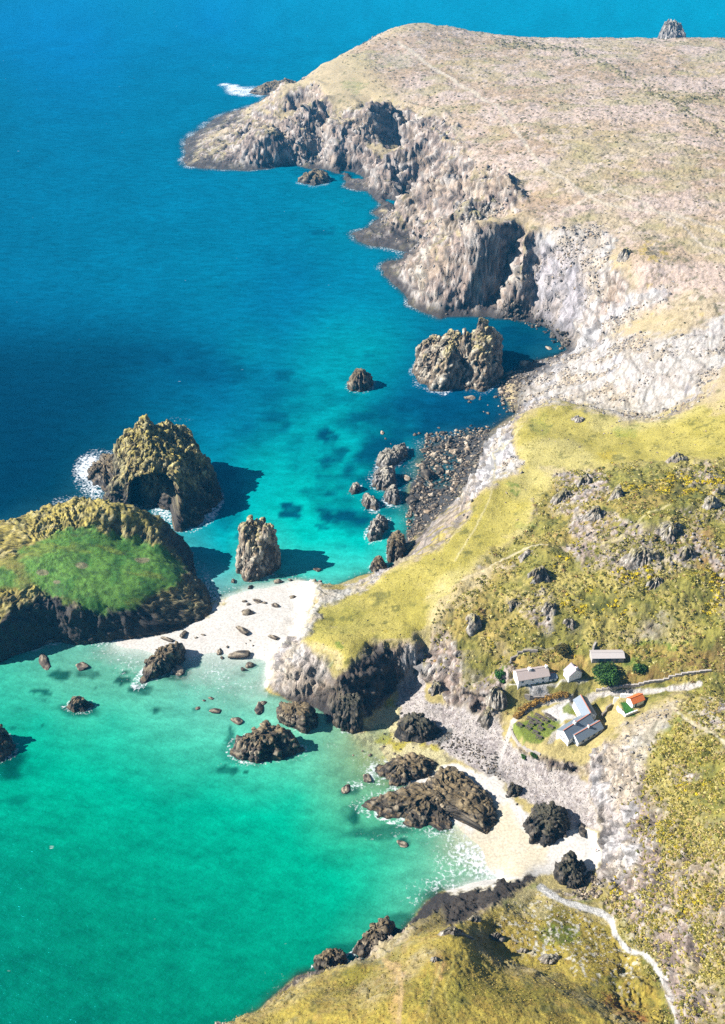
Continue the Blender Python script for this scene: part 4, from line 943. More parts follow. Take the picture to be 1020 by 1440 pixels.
# surf on the exposed western rocks, at the headland and on the south beach
for (cx, cy, rx, ry, g) in ((138,668,40,40,.95),(100,712,40,18,.8),(160,640,30,10,.7),(160,700,30,10,.8),(345,128,34,9,1),(325,122,18,5,.95),(300,200,30,16,.5),(270,232,14,7,.8),(535,672,24,20,.6),(500,1105,22,9,.6),(530,1100,16,8,.7),(318,120,14,4,.9),(360,134,24,3,.9),(695,1205,56,42,.76),(660,1195,44,38,.66),(640,1215,46,34,.52),(610,1245,50,16,.6),(560,1175,80,10,.35),(400,1372,60,14,.3),(590,1265,30,12,.5),(540,376,18,10,.5),(510,332,20,10,.5),(575,354,14,6,.6),(365,990,26,8,.35),(60,930,24,5,.4),(120,975,20,4,.3),(215,900,70,9,.55),(110,908,50,8,.4),(250,922,40,8,.3),(520,1040,40,10,.35),(600,1170,40,8,.4),(340,1074,100,6,.35),(250,590,30,6,.3)):
    m = np.clip(1 - ((qx_ - cx) / rx) ** 2 - ((qy_ - cy) / ry) ** 2, 0, 1)
    foam = np.maximum(foam, np.sqrt(m) * g)
foam *= np.clip(0.85 + 0.35 * nw2, 0.3, 1.2)
foam[~front] = 0
foam[(wh_ > 1.5)] = 0
a_, b_ = np.arange(wX.size).reshape(wX.shape), None
keepv = (wH < 1.6)
q = np.stack([a_[:-1, :-1], a_[:-1, 1:], a_[1:, 1:], a_[1:, :-1]], -1).reshape(-1, 4)
q = q[keepv.ravel()[q].any(1)]
used = np.unique(q); rem = np.full(wX.size, -1); rem[used] = np.arange(len(used))

m, nt, p = new_mat("sea_water")
N, Lk = nt.nodes.new, nt.links.new
at = N("ShaderNodeAttribute"); at.attribute_name = "Col"
al = N("ShaderNodeAttribute"); al.attribute_name = "cover"
fo = N("ShaderNodeAttribute"); fo.attribute_name = "foam"
geo = N("ShaderNodeNewGeometry")
mp = N("ShaderNodeMapping"); mp.inputs["Rotation"].default_value = (0, 0, math.radians(25)); mp.inputs["Scale"].default_value = (0.55, 1.25, 1)
Lk(geo.outputs["Position"], mp.inputs["Vector"])
wv = N("ShaderNodeTexNoise"); wv.inputs["Scale"].default_value = 0.33; wv.inputs["Detail"].default_value = 5; wv.inputs["Roughness"].default_value = 0.62
Lk(mp.outputs[0], wv.inputs["Vector"])
bp = N("ShaderNodeBump"); bp.inputs["Distance"].default_value = 0.9; bp.inputs["Strength"].default_value = 0.8
Lk(wv.outputs[0], bp.inputs["Height"])
# ripple light and dark painted as a small drift of the body colour
v2 = N("ShaderNodeTexNoise"); v2.inputs["Scale"].default_value = 0.16; v2.inputs["Detail"].default_value = 6; v2.inputs["Roughness"].default_value = 0.7
Lk(mp.outputs[0], v2.inputs["Vector"])
mr = N("ShaderNodeMapRange"); mr.inputs[1].default_value = 0.3; mr.inputs[2].default_value = 0.7; mr.inputs[3].default_value = 0.72; mr.inputs[4].default_value = 1.28
Lk(v2.outputs[0], mr.inputs[0])
sc = N("ShaderNodeVectorMath"); sc.operation = 'SCALE'; Lk(at.outputs["Color"], sc.inputs[0]); Lk(mr.outputs[0], sc.inputs["Scale"])
df = N("ShaderNodeBsdfDiffuse"); Lk(sc.outputs[0], df.inputs[0]); Lk(bp.outputs[0], df.inputs["Normal"])
gl = N("ShaderNodeBsdfGlossy"); gl.inputs[0].default_value = (0.03, 0.75, 1.0, 1); gl.inputs["Roughness"].default_value = 0.22; Lk(bp.outputs[0], gl.inputs["Normal"])
body = N("ShaderNodeMixShader"); body.inputs[0].default_value = 0.035; Lk(df.outputs[0], body.inputs[1]); Lk(gl.outputs[0], body.inputs[2])
nt.nodes.remove(p)
tr = N("ShaderNodeBsdfTransparent"); tr.inputs[0].default_value = (0.93, 0.995, 0.985, 1)
mix1 = N("ShaderNodeMixShader"); Lk(al.outputs["Fac"], mix1.inputs[0]); Lk(tr.outputs[0], mix1.inputs[1]); Lk(body.outputs[0], mix1.inputs[2])
# foam lace
fb = N("ShaderNodeBsdfDiffuse"); fb.inputs[0].default_value = (0.42, 0.44, 0.45, 1)
wn1 = N("ShaderNodeTexNoise"); wn1.inputs["Scale"].default_value = 0.35; wn1.inputs["Detail"].default_value = 3
Lk(geo.outputs["Position"], wn1.inputs["Vector"])
wadd = N("ShaderNodeMixRGB"); wadd.blend_type = 'ADD'; wadd.inputs[0].default_value = 1.0
wsc_ = N("ShaderNodeVectorMath"); wsc_.operation = 'SCALE'; wsc_.inputs["Scale"].default_value = 3.2
Lk(wn1.outputs["Color"], wsc_.inputs[0]); Lk(geo.outputs["Position"], wadd.inputs[1]); Lk(wsc_.outputs[0], wadd.inputs[2])
vo = N("ShaderNodeTexVoronoi"); vo.feature = 'DISTANCE_TO_EDGE'; vo.inputs["Scale"].default_value = 0.55
Lk(wadd.outputs[0], vo.inputs["Vector"])
vo2 = N("ShaderNodeTexNoise"); vo2.inputs["Scale"].default_value = 0.8; vo2.inputs["Detail"].default_value = 5; vo2.inputs["Roughness"].default_value = 0.7
Lk(geo.outputs["Position"], vo2.inputs["Vector"])
def math_node(op, a, b):
    n = N("ShaderNodeMath"); n.operation = op
    for i, s in enumerate((a, b)):
        if isinstance(s, (int, float)): n.inputs[i].default_value = s
        else: Lk(s, n.inputs[i])
    return n.outputs[0]
lace = math_node('MULTIPLY', vo.outputs["Distance"], 1.3)
lev = math_node('SUBTRACT', math_node('MULTIPLY', fo.outputs["Fac"], 1.15), lace)
lev = math_node('ADD', lev, math_node('MULTIPLY', math_node('SUBTRACT', vo2.outputs[0], 0.54), 2.4))
fr_ = N("ShaderNodeMapRange"); fr_.inputs[1].default_value = 0.30; fr_.inputs[2].default_value = 0.85
Lk(lev, fr_.inputs[0])
gate = N("ShaderNodeMapRange"); gate.inputs[1].default_value = 0.1; gate.inputs[2].default_value = 0.4; Lk(fo.outputs["Fac"], gate.inputs[0])
fleck = N("ShaderNodeTexNoise"); fleck.inputs["Scale"].default_value = 0.30; fleck.inputs["Detail"].default_value = 2; Lk(mp.outputs[0], fleck.inputs["Vector"])
flr = N("ShaderNodeMapRange"); flr.inputs[1].default_value = 0.775; flr.inputs[2].default_value = 0.83; flr.inputs[4].default_value = 0.55; Lk(fleck.outputs[0], flr.inputs[0])
ff = math_node('MAXIMUM', math_node('MULTIPLY', fr_.outputs[0], gate.outputs[0]), flr.outputs[0])
mix2 = N("ShaderNodeMixShader"); Lk(ff, mix2.inputs[0]); Lk(mix1.outputs[0], mix2.inputs[1]); Lk(fb.outputs[0], mix2.inputs[2])
Lk(mix2.outputs[0], nt.nodes["Material Output"].inputs["Surface"])
M_SEA = m
SEA_K = 3.2
me = mesh_np("sea_water", np.stack([wx_, wy_, np.zeros_like(wx_)], 1)[used], rem[q], M_SEA, sea_rgb[used] / SEA_K, smooth=True, attrs={"cover": alpha[used], "foam": np.clip(foam, 0, 1)[used]})
sea = tag(link("sea_water", me), kind="structure")
# the sea bed carries on under the whole sheet
mb = MB().box(-5400, 5400, -2400, 5900, -16.0, -14.0)
tag(mb.build("sea_bed", plain("sea_bed_sand", S(120, 140, 120))), kind="structure")
# ------------------------------------------------------------------ build the rocks
PAL = {  # base, light, dark crack, cap (lichen/turf)
 "gold": (S(160,140,96), S(230,208,146), S(46,42,40), S(206,182,84)),
 "pale": (S(180,156,130), S(238,214,184), S(56,52,50), S(214,190,120)),
"grey": (S(150,144,140), S(226,214,202), S(54,52,52), S(196,184,160)),
 "tor": (S(172,158,142), S(232,216,196), S(70,66,58), S(176,164,110)),
 "dark": (S(98,87,76), S(190,172,146), S(36,34,32), S(140,122,88)),  # light tone raised to paint the sunlit sparkle on dark rock
 "black": (S(76,72,66), S(140,128,112), S(28,28,28), S(96,92,70)),
}
def rock_mesh(name, poly, z0, tops, p, pal, rs, seed):
    base = np.array([W(x, y, z0)[:2] for x, y in poly])
    area = 0; cx = cy = 0
    for i in range(len(base)):
        x1, y1 = base[i]; x2, y2 = base[(i + 1) % len(base)]
        k = x1 * y2 - x2 * y1; area += k; cx += (x1 + x2) * k; cy += (y1 + y2) * k
    c = np.array([cx, cy]) / (3 * area)
    rad = np.sqrt(abs(area) / 2 / math.pi)
    dst = np.hypot(c[0], c[1]); px_m = max(0.3, math.hypot(dst, CAM_H) / 1000.0)
    na = int(np.clip(2 * math.pi * rad * 1.25 / (px_m * 0.88), 64, 420)); nr = int(np.clip(rad * 1.6 / (px_m * 0.88), 22, 115))
    th = np.linspace(0, 2 * math.pi, na, endpoint=False)
    R = np.full(na, rad * 0.3)
    for k in range(na):
        dx, dy = math.cos(th[k]), math.sin(th[k]); best = 0
        for i in range(len(base)):
            a = base[i] - c; e = base[(i + 1) % len(base)] - base[i]
            den = dx * e[1] - dy * e[0]
            if abs(den) < 1e-9: continue
            t = (a[0] * e[1] - a[1] * e[0]) / den; s = (a[0] * dy - a[1] * dx) / den
            if t > 0 and -1e-6 <= s <= 1 + 1e-6: best = max(best, t)
        if best > 0: R[k] = best
    s = np.linspace(0, 1, nr + 1)[1:]
    r = 1 - (1 - s) ** 1.7
    wob = 1 + 0.09 * fbm2(np.cos(th) * 3.1 + seed, np.sin(th) * 3.1, 3, seed)
    gx = c[0] + np.cos(th)[None, :] * R[None, :] * r[:, None] * 1.03 * wob[None, :]; gy = c[1] + np.sin(th)[None, :] * R[None, :] * r[:, None] * 1.03 * wob[None, :]
    T3 = np.array([W(*t) for t in tops])
    T = RBF(T3[:, :2], T3[:, 2], smooth=0.1)
    top = T(np.stack([gx.ravel(), gy.ravel()], 1))[:, 0].reshape(gx.shape)
    jag = fbm2(gx / (5.5 * rs), gy / (5.5 * rs), 4, seed + 9, gain=0.6) * (0.55 if pal in ('dark', 'black') else 1.0) * min(4.2, 0.2 * (T3[:, 2].max() - z0))
    top = np.maximum(top + (0 if name == 'grassy_island' else 1) * jag, z0 + 0.8)
    zb = z0 - 2.5 if z0 < 50 else z0 - 8
    pth = p * np.clip(0.8 + 0.75 * fbm2(np.cos(th) * 2.3 + seed * 1.7, np.sin(th) * 2.3, 3, seed + 21), 0.35, 1.7)
    if name == 'grassy_island': pth = np.full(na, float(p))
    gz = zb + (top - zb) * (1 - r[:, None] ** pth[None, :])
    # close the ring for normals
    cl = lambda A: np.concatenate([A[:, -1:], A, A[:, :1]], 1)
    nx, ny, nz = grid_normals(cl(gx), cl(gy), cl(gz)); nx, ny, nz = nx[:, 1:-1], ny[:, 1:-1], nz[:, 1:-1]
    x, y, z = gx.ravel(), gy.ravel(), gz.ravel()
    nx, ny, nz = nx.ravel(), ny.ravel(), nz.ravel()
    steepness = sstep(0.86, 0.5, nz)
    # beds: relief is drawn out along one direction
    ax_ = {"dark": (0.82, -0.55, 0.12), "black": (0.5, -0.8, 0.2), "gold": (0.45, 0.3, 0.84), "pale": (0.55, 0.25, 0.8), "grey": (0.6, 0.2, 0.75), "tor": (0.3, 0.2, 0.9)}[pal]
    ax_ = np.array(ax_) / np.linalg.norm(ax_); k_ = {"dark": 0.30, "black": 0.32, "gold": 0.6, "pale": 0.38, "grey": 0.5, "tor": 0.5}[pal]
    along = (x * ax_[0] + y * ax_[1] + z * ax_[2]) * (1 - k_)
    qx, qy, qz = x - along * ax_[0], y - along * ax_[1], z - along * ax_[2]
    c1, e1 = cells3(qx / (4.2 * rs), qy / (4.2 * rs), qz / (4.8 * rs), seed)
    c2, e2 = cells3(qx / (1.5 * rs), qy / (1.5 * rs), qz / (1.7 * rs), seed + 1)
    r1 = fbm3(qx / (6 * rs), qy / (6 * rs), qz / (6 * rs), 4, seed + 2, ridge=True)
    fine = fbm3(qx / (0.8 * rs), qy / (0.8 * rs), qz / (0.9 * rs), 3, seed + 3, gain=0.65)
    grass = np.zeros(len(x))
    ppx, ppy = project(x, y, z)
    if name == "grassy_island":
        w1 = ppx + fbm2(x / 4, y / 4, 4, 81, gain=0.65) * 11; w2 = ppy + fbm2(x / 4, y / 4, 4, 82, gain=0.65) * 8
        grass = pmask(w1, w2, [(-60,800),(0,785),(40,768),(80,748),(129,741),(169,752),(235,773),(258,794),(252,818),(222,836),(178,856),(133,864),(86,842),(40,826),(-60,830)], 4) * sstep(0.3, 0.5, nz)
    wq = fbm3(x / (6 * rs), y / (6 * rs), z / (6 * rs), 3, seed + 12)
    def saw(ax, ay, az, sp, wz):
        t = (qx * ax + qy * ay + qz * az) / (sp * rs) + wz
        t = t - np.floor(t)
        return np.where(t < 0.72, t / 0.72, (1 - t) / 0.28) - 0.5
    rib = (1.35 if pal in ('dark', 'black') else 1.1) * saw(0.75, 0.35, 0.55, 3.4, 0.9 * wq + seed) + 0.65 * saw(0.6, -0.6, 0.5, 1.7, 1.2 * wq) + 0.32 * saw(0.85, 0.2, -0.3, 0.9, 1.5 * wq)
    hfac = np.clip((z - z0) / 4.0 + 0.3, 0.15, 1) * np.clip(1 - (r[:, None] * np.ones(na)[None, :]).ravel() ** 30 * 0.6, 0, 1)
    d = hfac * rs * (1 - grass) * ((0.55 + 0.6 * steepness) * (0.85 * c1 + 0.42 * c2) + 0.8 * (r1 - 0.35) * (0.3 + steepness) + 0.30 * fine + 0.95 * rib)
    d += grass * (0.12 * fbm2(x / 1.2, y / 1.2, 3, 83) + 0.4 * fbm2(x / 7, y / 4, 3, 84))
    x2, y2, z2 = x + nx * d, y + ny * d, z + nz * d
    if name == "arched_island":   # the cave: the side is hollowed out under an arched lip
        cv = pmask(ppx, ppy, [(184,684),(194,674),(212,668),(232,670),(246,682),(252,700),(247,722),(240,760),(196,760),(186,720)], 3.5)
        x2 = x2 - 3.0 * cv; y2 = y2 + 15.0 * cv; z2 = z2 - 1.0 * cv
    # colour
    b0, b1, b2, b3 = PAL[pal]
    col = np.tile(b0, (len(x), 1))
    col = mixc(col, b1, sstep(-0.15, 0.55, c2 + 0.5 * c1 + 0.3 * fine))
    col = mixc(col, b2, sstep(0.15, 0.7, -c2 - 0.4 * c1 - 0.3 * fine) * 0.75)
    col = mixc(col, b2, sstep(0.1, 0.6, -rib) * 0.45)
    hmax = max(4.0, z.max() - z0)
    lich = sstep(0.25, 0.7, (z2 - z0) / hmax + 0.25 * fbm3(x / 5, y / 5, z / 5, 3, seed + 5)) * sstep(0.2, 0.7, nz + 0.25 * fine)
    col = mixc(col, b3, lich * 0.8)
    if pal == "gold":
        col = mixc(col, S(118, 116, 52), lich * sstep(0.0, 0.5, fbm3(x / 4, y / 4, z / 4, 3, seed + 6)) * 0.7)
        col = mixc(col, S(224, 204, 148), sstep(0.2, 0.6, fbm3(x / 3, y / 3, z / 3, 3, seed + 8) + 0.2 * fine) * 0.5)
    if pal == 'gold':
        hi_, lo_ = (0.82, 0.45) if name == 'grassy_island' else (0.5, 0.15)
        col = mixc(col, S(82, 76, 70), sstep(hi_, lo_, (z2 - z0) / hmax + 0.16 * fbm3(x / 6, y / 6, z / 6, 3, seed + 13)) * (0.9 * steepness + 0.1))  # lower cliffs darkened: blackish rock plus shade painted into the colour
    col = mixc(col, b2, (1 - sstep(0.02, 0.14, np.minimum(e1, e2 * 1.3))) * 0.6)
    hgt = z2 - max(z0, 0)
    wet = sstep(3.6, 0.5, hgt + 1.3 * fbm3(x / 3, y / 3, z / 3, 2, seed + 7)) * (1.0 if z0 < 0.5 else 0.35 if z0 < 10 else 0)
    col = mixc(col, S(46, 42, 38), wet * 0.8)
    if z0 < 0.5 and rs > 0.3:   # pale barnacle band just above the water
        col = mixc(col, S(150, 128, 98), sstep(0.25, 0.6, 1 - np.abs(hgt - 0.9) / 0.9) * sstep(-0.1, 0.4, fine + 0.3 * c2) * 0.7)
    if grass.any():
        g = np.tile(S(106, 150, 62), (len(x), 1)); gn = fbm2(x / 6, y / 6, 4, 85)
        g = mixc(g, S(80, 130, 50), sstep(0, 0.5, gn)); g = mixc(g, S(136, 146, 56), sstep(0.15, 0.5, fbm2(x / 14, y / 5, 3, 86)) * 0.6); g = mixc(g, S(46, 76, 22), sstep(0.25, 0.55, fbm2(x / 1.6, y / 1.6, 2, 87)) * 0.5)
        g = mixc(g, S(176, 160, 84), sstep(70, 0, ppx) * sstep(-0.3, 0.4, gn) * 0.8)
        for (ex, ey, erx, ery) in ((115,795,10,5),(200,788,12,5),(60,805,10,5),(80,818,6,3)):
            mm = sstep(0, 0.5, np.clip(1 - ((ppx - ex) / erx) ** 2 - ((ppy - ey) / ery) ** 2, 0, 1))
            g = mixc(g, S(150, 138, 110), mm * 0.8)
        col = col + (g - col) * grass[:, None]
    V = np.stack([x2, y2, z2], 1)
    topc = np.array([[c[0], c[1], T(c[None, :])[0, 0]]])
    top_d = V[:na].mean(0); topc[0, 2] = top_d[2]
    V = np.vstack([V, topc]); col = np.vstack([col, col[:na].mean(0)[None, :]])
    i = np.arange(nr - 1)[:, None] * na; j = np.arange(na)[None, :]; j2 = (j + 1) % na
    q = np.stack([i + j, i + na + j, i + na + j2, i + j2], -1).reshape(-1, 4)
    ctr = len(V) - 1
    f = np.stack([np.full(na, ctr), np.arange(na), (np.arange(na) + 1) % na], 1)
    tri = np.vstack([q[:, [0, 1, 2]], q[:, [0, 2, 3]], f])
    loc = np.array([c[0], c[1], z0])
    return mesh_np(name, V - loc, tri, M_ROCK, np.clip(col, 0.004, 0.8)), loc

for k, (nm, lab, cat, poly, z0, tops, p_, pal, rs) in enumerate(ROCKS):
    me, loc = rock_mesh(nm, poly, z0, tops, p_, pal, rs, 100 + k * 11)
    tag(link(nm, me, loc=loc), lab, cat)

# ------------------------------------------------------------------ boulders
import bmesh
def boulder_mesh(seed, pal, sub=3):
    bm = bmesh.new(); bmesh.ops.create_icosphere(bm, subdivisions=sub, radius=1.0)
    V = np.array([v.co for v in bm.verts]); F = np.array([[v.index for v in f.verts] for f in bm.faces]); bm.free()
    rng = np.random.default_rng(seed)
    # cut by random planes: flat faces and sharp edges
    for _ in range(15):
        n = rng.normal(size=3); n /= np.linalg.norm(n); o = rng.uniform(0.5, 0.82)
        dd = V @ n - o
        V = V - np.where(dd > 0, dd * 0.95, 0)[:, None] * n[None, :]
    V += 0.13 * fbm3(V[:, 0] * 3.2 + seed, V[:, 1] * 3.2, V[:, 2] * 3.2, 3, seed, gain=0.6)[:, None] * V
    V *= np.array([rng.uniform(0.9, 1.25), rng.uniform(0.75, 1.0), rng.uniform(0.55, 0.8)])
    b0, b1, b2, b3 = PAL[pal]
    nn = fbm3(V[:, 0] * 3, V[:, 1] * 3, V[:, 2] * 3, 3, seed + 1)
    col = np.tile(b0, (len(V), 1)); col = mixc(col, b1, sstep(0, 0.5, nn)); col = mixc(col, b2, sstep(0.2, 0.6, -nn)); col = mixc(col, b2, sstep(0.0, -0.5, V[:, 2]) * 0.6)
    return V, F, np.clip(col, 0.004, 0.8)
BPROT = {}
for pal in ("dark", "pale", "black", "grey"):
    BPROT[pal] = []
    for s in range(4):
        V, F, C = boulder_mesh(300 + s * 13 + len(pal), pal)
        BPROT[pal].append(mesh_np("boulder_" + pal, V, F, M_ROCK, C))
rnd = random.Random(5)
def boulder(px, py, wpx, label, group=None, pal="dark", name="boulder", flat=1.0, ext=1.0, rz=None):
    """one boulder by its pixel and width in pixels, set on the land or the sea bed"""
    g = ground_px(px, py); z = max(g[2], -0.2)
    if g[2] < -0.2: g = W(px, py, 0.0)
    dd = math.hypot(math.hypot(g[0], g[1]), CAM_H - z); r = wpx * dd / FPX / 2
    o = link(name, rnd.choice(BPROT[pal]), loc=(g[0], g[1], z + r * 0.14 * flat))
    o.scale = (r * ext * rnd.uniform(.9, 1.1), r * rnd.uniform(.85, 1.05), r * rnd.uniform(.85, 1.15) * flat)
    o.rotation_euler = (rnd.uniform(-.15, .15), rnd.uniform(-.15, .15), rnd.uniform(0, 6.28) if rz is None else rz)
    return tag(o, label, "boulder", group)
G1 = "rocks lying on the sand bar"
for px, py, w_, ex in ((348,862,17,1.2),(342,888,22,1.3),(385,897,15,1.4),(337,922,26,1.8),(342,942,12,1),(352,936,14,1),(344,846,9,1.2),(362,846,12,1.6),(350,850,7,1),(372,848,8,1.4),(388,852,11,1.3),(412,840,10,1.2),(352,826,10,1.5),(358,816,6,1),(328,818,11,1.2),(391,818,13,1.2),(408,816,8,1),(446,802,12,1.5),(312,925,6,1),(286,893,6,1.4),(276,897,5,1.5),(309,917,10,1.6),(320,910,6,1),(352,901,4,1),(356,908,4,1),(346,905,3,1),(236,900,14,2),(258,893,14,1.8)):
    boulder(px, py, w_, "dark wet rock lying on the white sand bar between island and meadow headland", G1, "dark", ext=ex)
G2 = "rocks awash in the green bay off the sand bar"
for px, py, w_, ex in ((303,1000,20,1.1),(278,996,8,1),(297,982,9,1.2),(287,985,7,1),(365,996,24,1.4),(370,989,12,1),(334,1014,20,1.2),(206,938,10,1.2),(115,938,22,1.2),(62,930,18,2),(566,1187,14,1.5),(487,1110,18,1.3),(516,1095,20,1.2),(500,1000,5,1),(250,941,22,1.7),(520,1062,7,1),(540,1050,6,1),(555,1060,6,1),(497,1062,4,1),(510,1056,4,1)):
    boulder(px, py, w_, "brown rock awash in the clear green bay off the sand bar", G2, "dark", ext=ex, flat=0.5)
for px, py, w_, lab, pal, fl in ((819,1161,13,"lower of two dark stones where the shingle meets the sand below the pale slope","black",.6),(819,1171,17,"larger flat dark stone on the white sand edge below the pale slope","black",.6),(830,1229,12,"rounded black boulder at the sand's inner end above the tumbled rocks","black",.9),
                             (538,609,10,"small tan rock alone in the dark weedy water off the boulder beach","pale",.6),(572,673,15,"pale rounded boulder between two rock masses at the boulder beach edge","pale",.8),(612,640,16,"pale slab boulder at the seaward corner of the boulder beach","pale",.7),(592,655,14,"cream flat boulder at the waterline of the boulder beach","pale",.7),
                             (600,670,26,"biggest dark boulder in the middle of the boulder beach","black",.9),(662,560,16,"pale rock awash below the ridged sea stack","pale",.6),(578,705,24,"dark hump of rock at the boulder beach's lower end","black",.8),(740,513,24,"long smooth dark boulder at the inner corner of the cliff inlet","dark",.7),(772,490,12,"pale flat rock in the still inlet under the white cliff","pale",.5)):
    boulder(px, py, w_, lab, None, pal, flat=fl, ext=1.2)

class Pile:
    """many small pieces joined into one object"""
    def __init__(self): self.V = []; self.F = []; self.C = []; self.n = 0
    def add(self, V, F, C):
        self.V.append(V); self.F.append(F + self.n); self.C.append(C); self.n += len(V)
    def build(self, name, mat, label=None):
        me = mesh_np(name, np.vstack(self.V), np.vstack(self.F), mat, np.vstack(self.C))
        return tag(link(name, me), label, None, None, "stuff")
LOWB = {pal: [boulder_mesh(700 + s * 7, pal, 1) for s in range(4)] for pal in ("dark", "pale", "black", "grey")}
def rotz(a):
    c, s = math.cos(a), math.sin(a)
    return np.array([[c, -s, 0], [s, c, 0], [0, 0, 1]])
def scatter_boulders(poly, n, smin, smax, label, group, pal, rs, nstuff=0, stuff_label=None, power=2.0):
    r_ = random.Random(rs); xs = [q[0] for q in poly]; ys = [q[1] for q in poly]
    def spot():
        while True:
            x, y = r_.uniform(min(xs), max(xs)), r_.uniform(min(ys), max(ys))
            if poly_sd(np.array([x]), np.array([y]), poly)[0] > 0: return x, y
    smid = smin + (smax - smin) * 0.25 if nstuff else smin
    for _ in range(n):
        x, y = spot(); boulder(x, y, smid + (smax - smid) * r_.random() ** power, label, group, r_.choice(pal), flat=0.9)
    if nstuff:
        pile = Pile()
        for _ in range(nstuff):
            x, y = spot(); V, F, C = r_.choice(LOWB[r_.choice(pal)])
            g = ground_px(x, y)
            if g[2] < -0.3: g = W(x, y, 0.0)
            rr = r_.uniform(smin * 0.6, smid * 1.1) * math.hypot(math.hypot(g[0], g[1]), CAM_H) / FPX / 2
            pile.add((V * rr * np.array([r_.uniform(.8, 1.3), r_.uniform(.8, 1.2), r_.uniform(.7, 1.2)])) @ rotz(r_.uniform(0, 6.28)).T + g + np.array([0, 0, rr * 0.15]), F, C)
        pile.build("loose_boulders", M_ROCK, stuff_label)
scatter_boulders([(600,612),(640,605),(690,600),(680,640),(668,662),(648,694),(620,722),(592,752),(574,765),(572,720),(580,690),(592,650)], 110, 4, 16, "dark boulder heaped on the boulder beach under the pale cliff", "boulders of the beach under the pale cliff", ("dark", "black", "dark", "pale"), 1, 900, "small dark boulders filling the beach under the pale cliff")
scatter_boulders([(520,620),(600,600),(690,596),(640,612),(600,640),(560,700),(550,720),(560,640)], 18, 3, 8, "small rock breaking the water off the boulder beach", "small rocks off the boulder beach", ("dark", "pale"), 2)
scatter_boulders([(700,440),(720,420),(745,435),(772,446),(798,468),(802,490),(785,492),(768,470),(740,457),(712,450)], 28, 4, 13, "dark boulder at the head of the cliff inlet", "boulders round the cliff inlet", ("dark", "black"), 3, 90, "dark rubble along the head of the cliff inlet")
scatter_boulders([(700,530),(712,522),(735,520),(750,530),(738,550),(730,578),(712,582),(700,555)], 26, 4, 12, "grey boulder between the ridged stack and the pale slope", "boulders at the foot of the pale slope", ("dark", "pale", "dark"), 4, 200, "grey rubble at the foot of the pale slope")
scatter_boulders([(645,555),(700,552),(715,575),(700,592),(640,580)], 12, 3, 9, "half-sunk rock in dark water below the ridged stack", "half-sunk rocks below the ridged stack", ("dark", "pale"), 5)
scatter_boulders([(815,1236),(838,1230),(848,1245),(842,1262),(822,1268),(806,1258)], 20, 4, 13, "grey boulder in the tumbled heap beside the footpath", "tumbled boulders beside the footpath", ("dark", "pale", "dark"), 6, 90, "pale and dark rubble beside the footpath")
scatter_boulders([(600,1020),(650,1035),(700,1060),(705,1098),(640,1062),(610,1050)], 14, 3, 7, "dark weedy stone at the lower edge of the shingle", "stones along the shingle's edge", ("black", "dark"), 7, 240, "dark weedy stones strewn on the shingle")
scatter_boulders([(530,1000),(560,990),(600,1045),(560,1060),(530,1040)], 10, 3, 6, "small dark stone on the yellowish sand by the black oval rock", "stones on the yellowish sand", ("black",), 8)
scatter_boulders([(690,1110),(716,1108),(745,1128),(740,1140),(722,1128)], 6, 3, 9, "black stone at the sand's edge beside the small black rock", "stones at the sand's edge", ("black",), 9)
scatter_boulders([(560,965),(580,955),(600,985),(700,1014),(722,1048),(800,1090),(836,1115),(840,1165),(800,1155),(740,1125),(690,1085),(620,1045),(575,1010)], 0, 1.6, 3.6, "", "", ("grey", "grey", "grey", "pale"), 10, 1800, "grey and pink shingle and cobbles of the cove beach")
# ------------------------------------------------------------------ plants: scrub in masses, stones in the turf
rng = np.random.default_rng(9)
def tuft(seed, n=17, up=0.75):
    """a clump of small leaf-sized triangles"""
    r = np.random.default_rng(seed)
    d = r.normal(size=(n, 3)); d[:, 2] = np.abs(d[:, 2]) * up; d /= np.linalg.norm(d, axis=1)[:, None]
    c = d * r.uniform(0.45, 1.0, (n, 1)) * np.array([1, 1, up]); 
    t1 = r.normal(size=(n, 3)); t1 -= (t1 * d).sum(1)[:, None] * d * 0.6; t1 /= np.linalg.norm(t1, axis=1)[:, None]
    t2 = np.cross(d, t1)
    s = r.uniform(0.32, 0.62, (n, 1))
    V = np.stack([c + t1 * s, c - t1 * s * 0.5 + t2 * s * 0.9, c - t1 * s * 0.5 - t2 * s * 0.9], 1).reshape(-1, 3)
    return V, np.arange(3 * n).reshape(-1, 3)
TUFTS = [tuft(s) for s in range(6)]
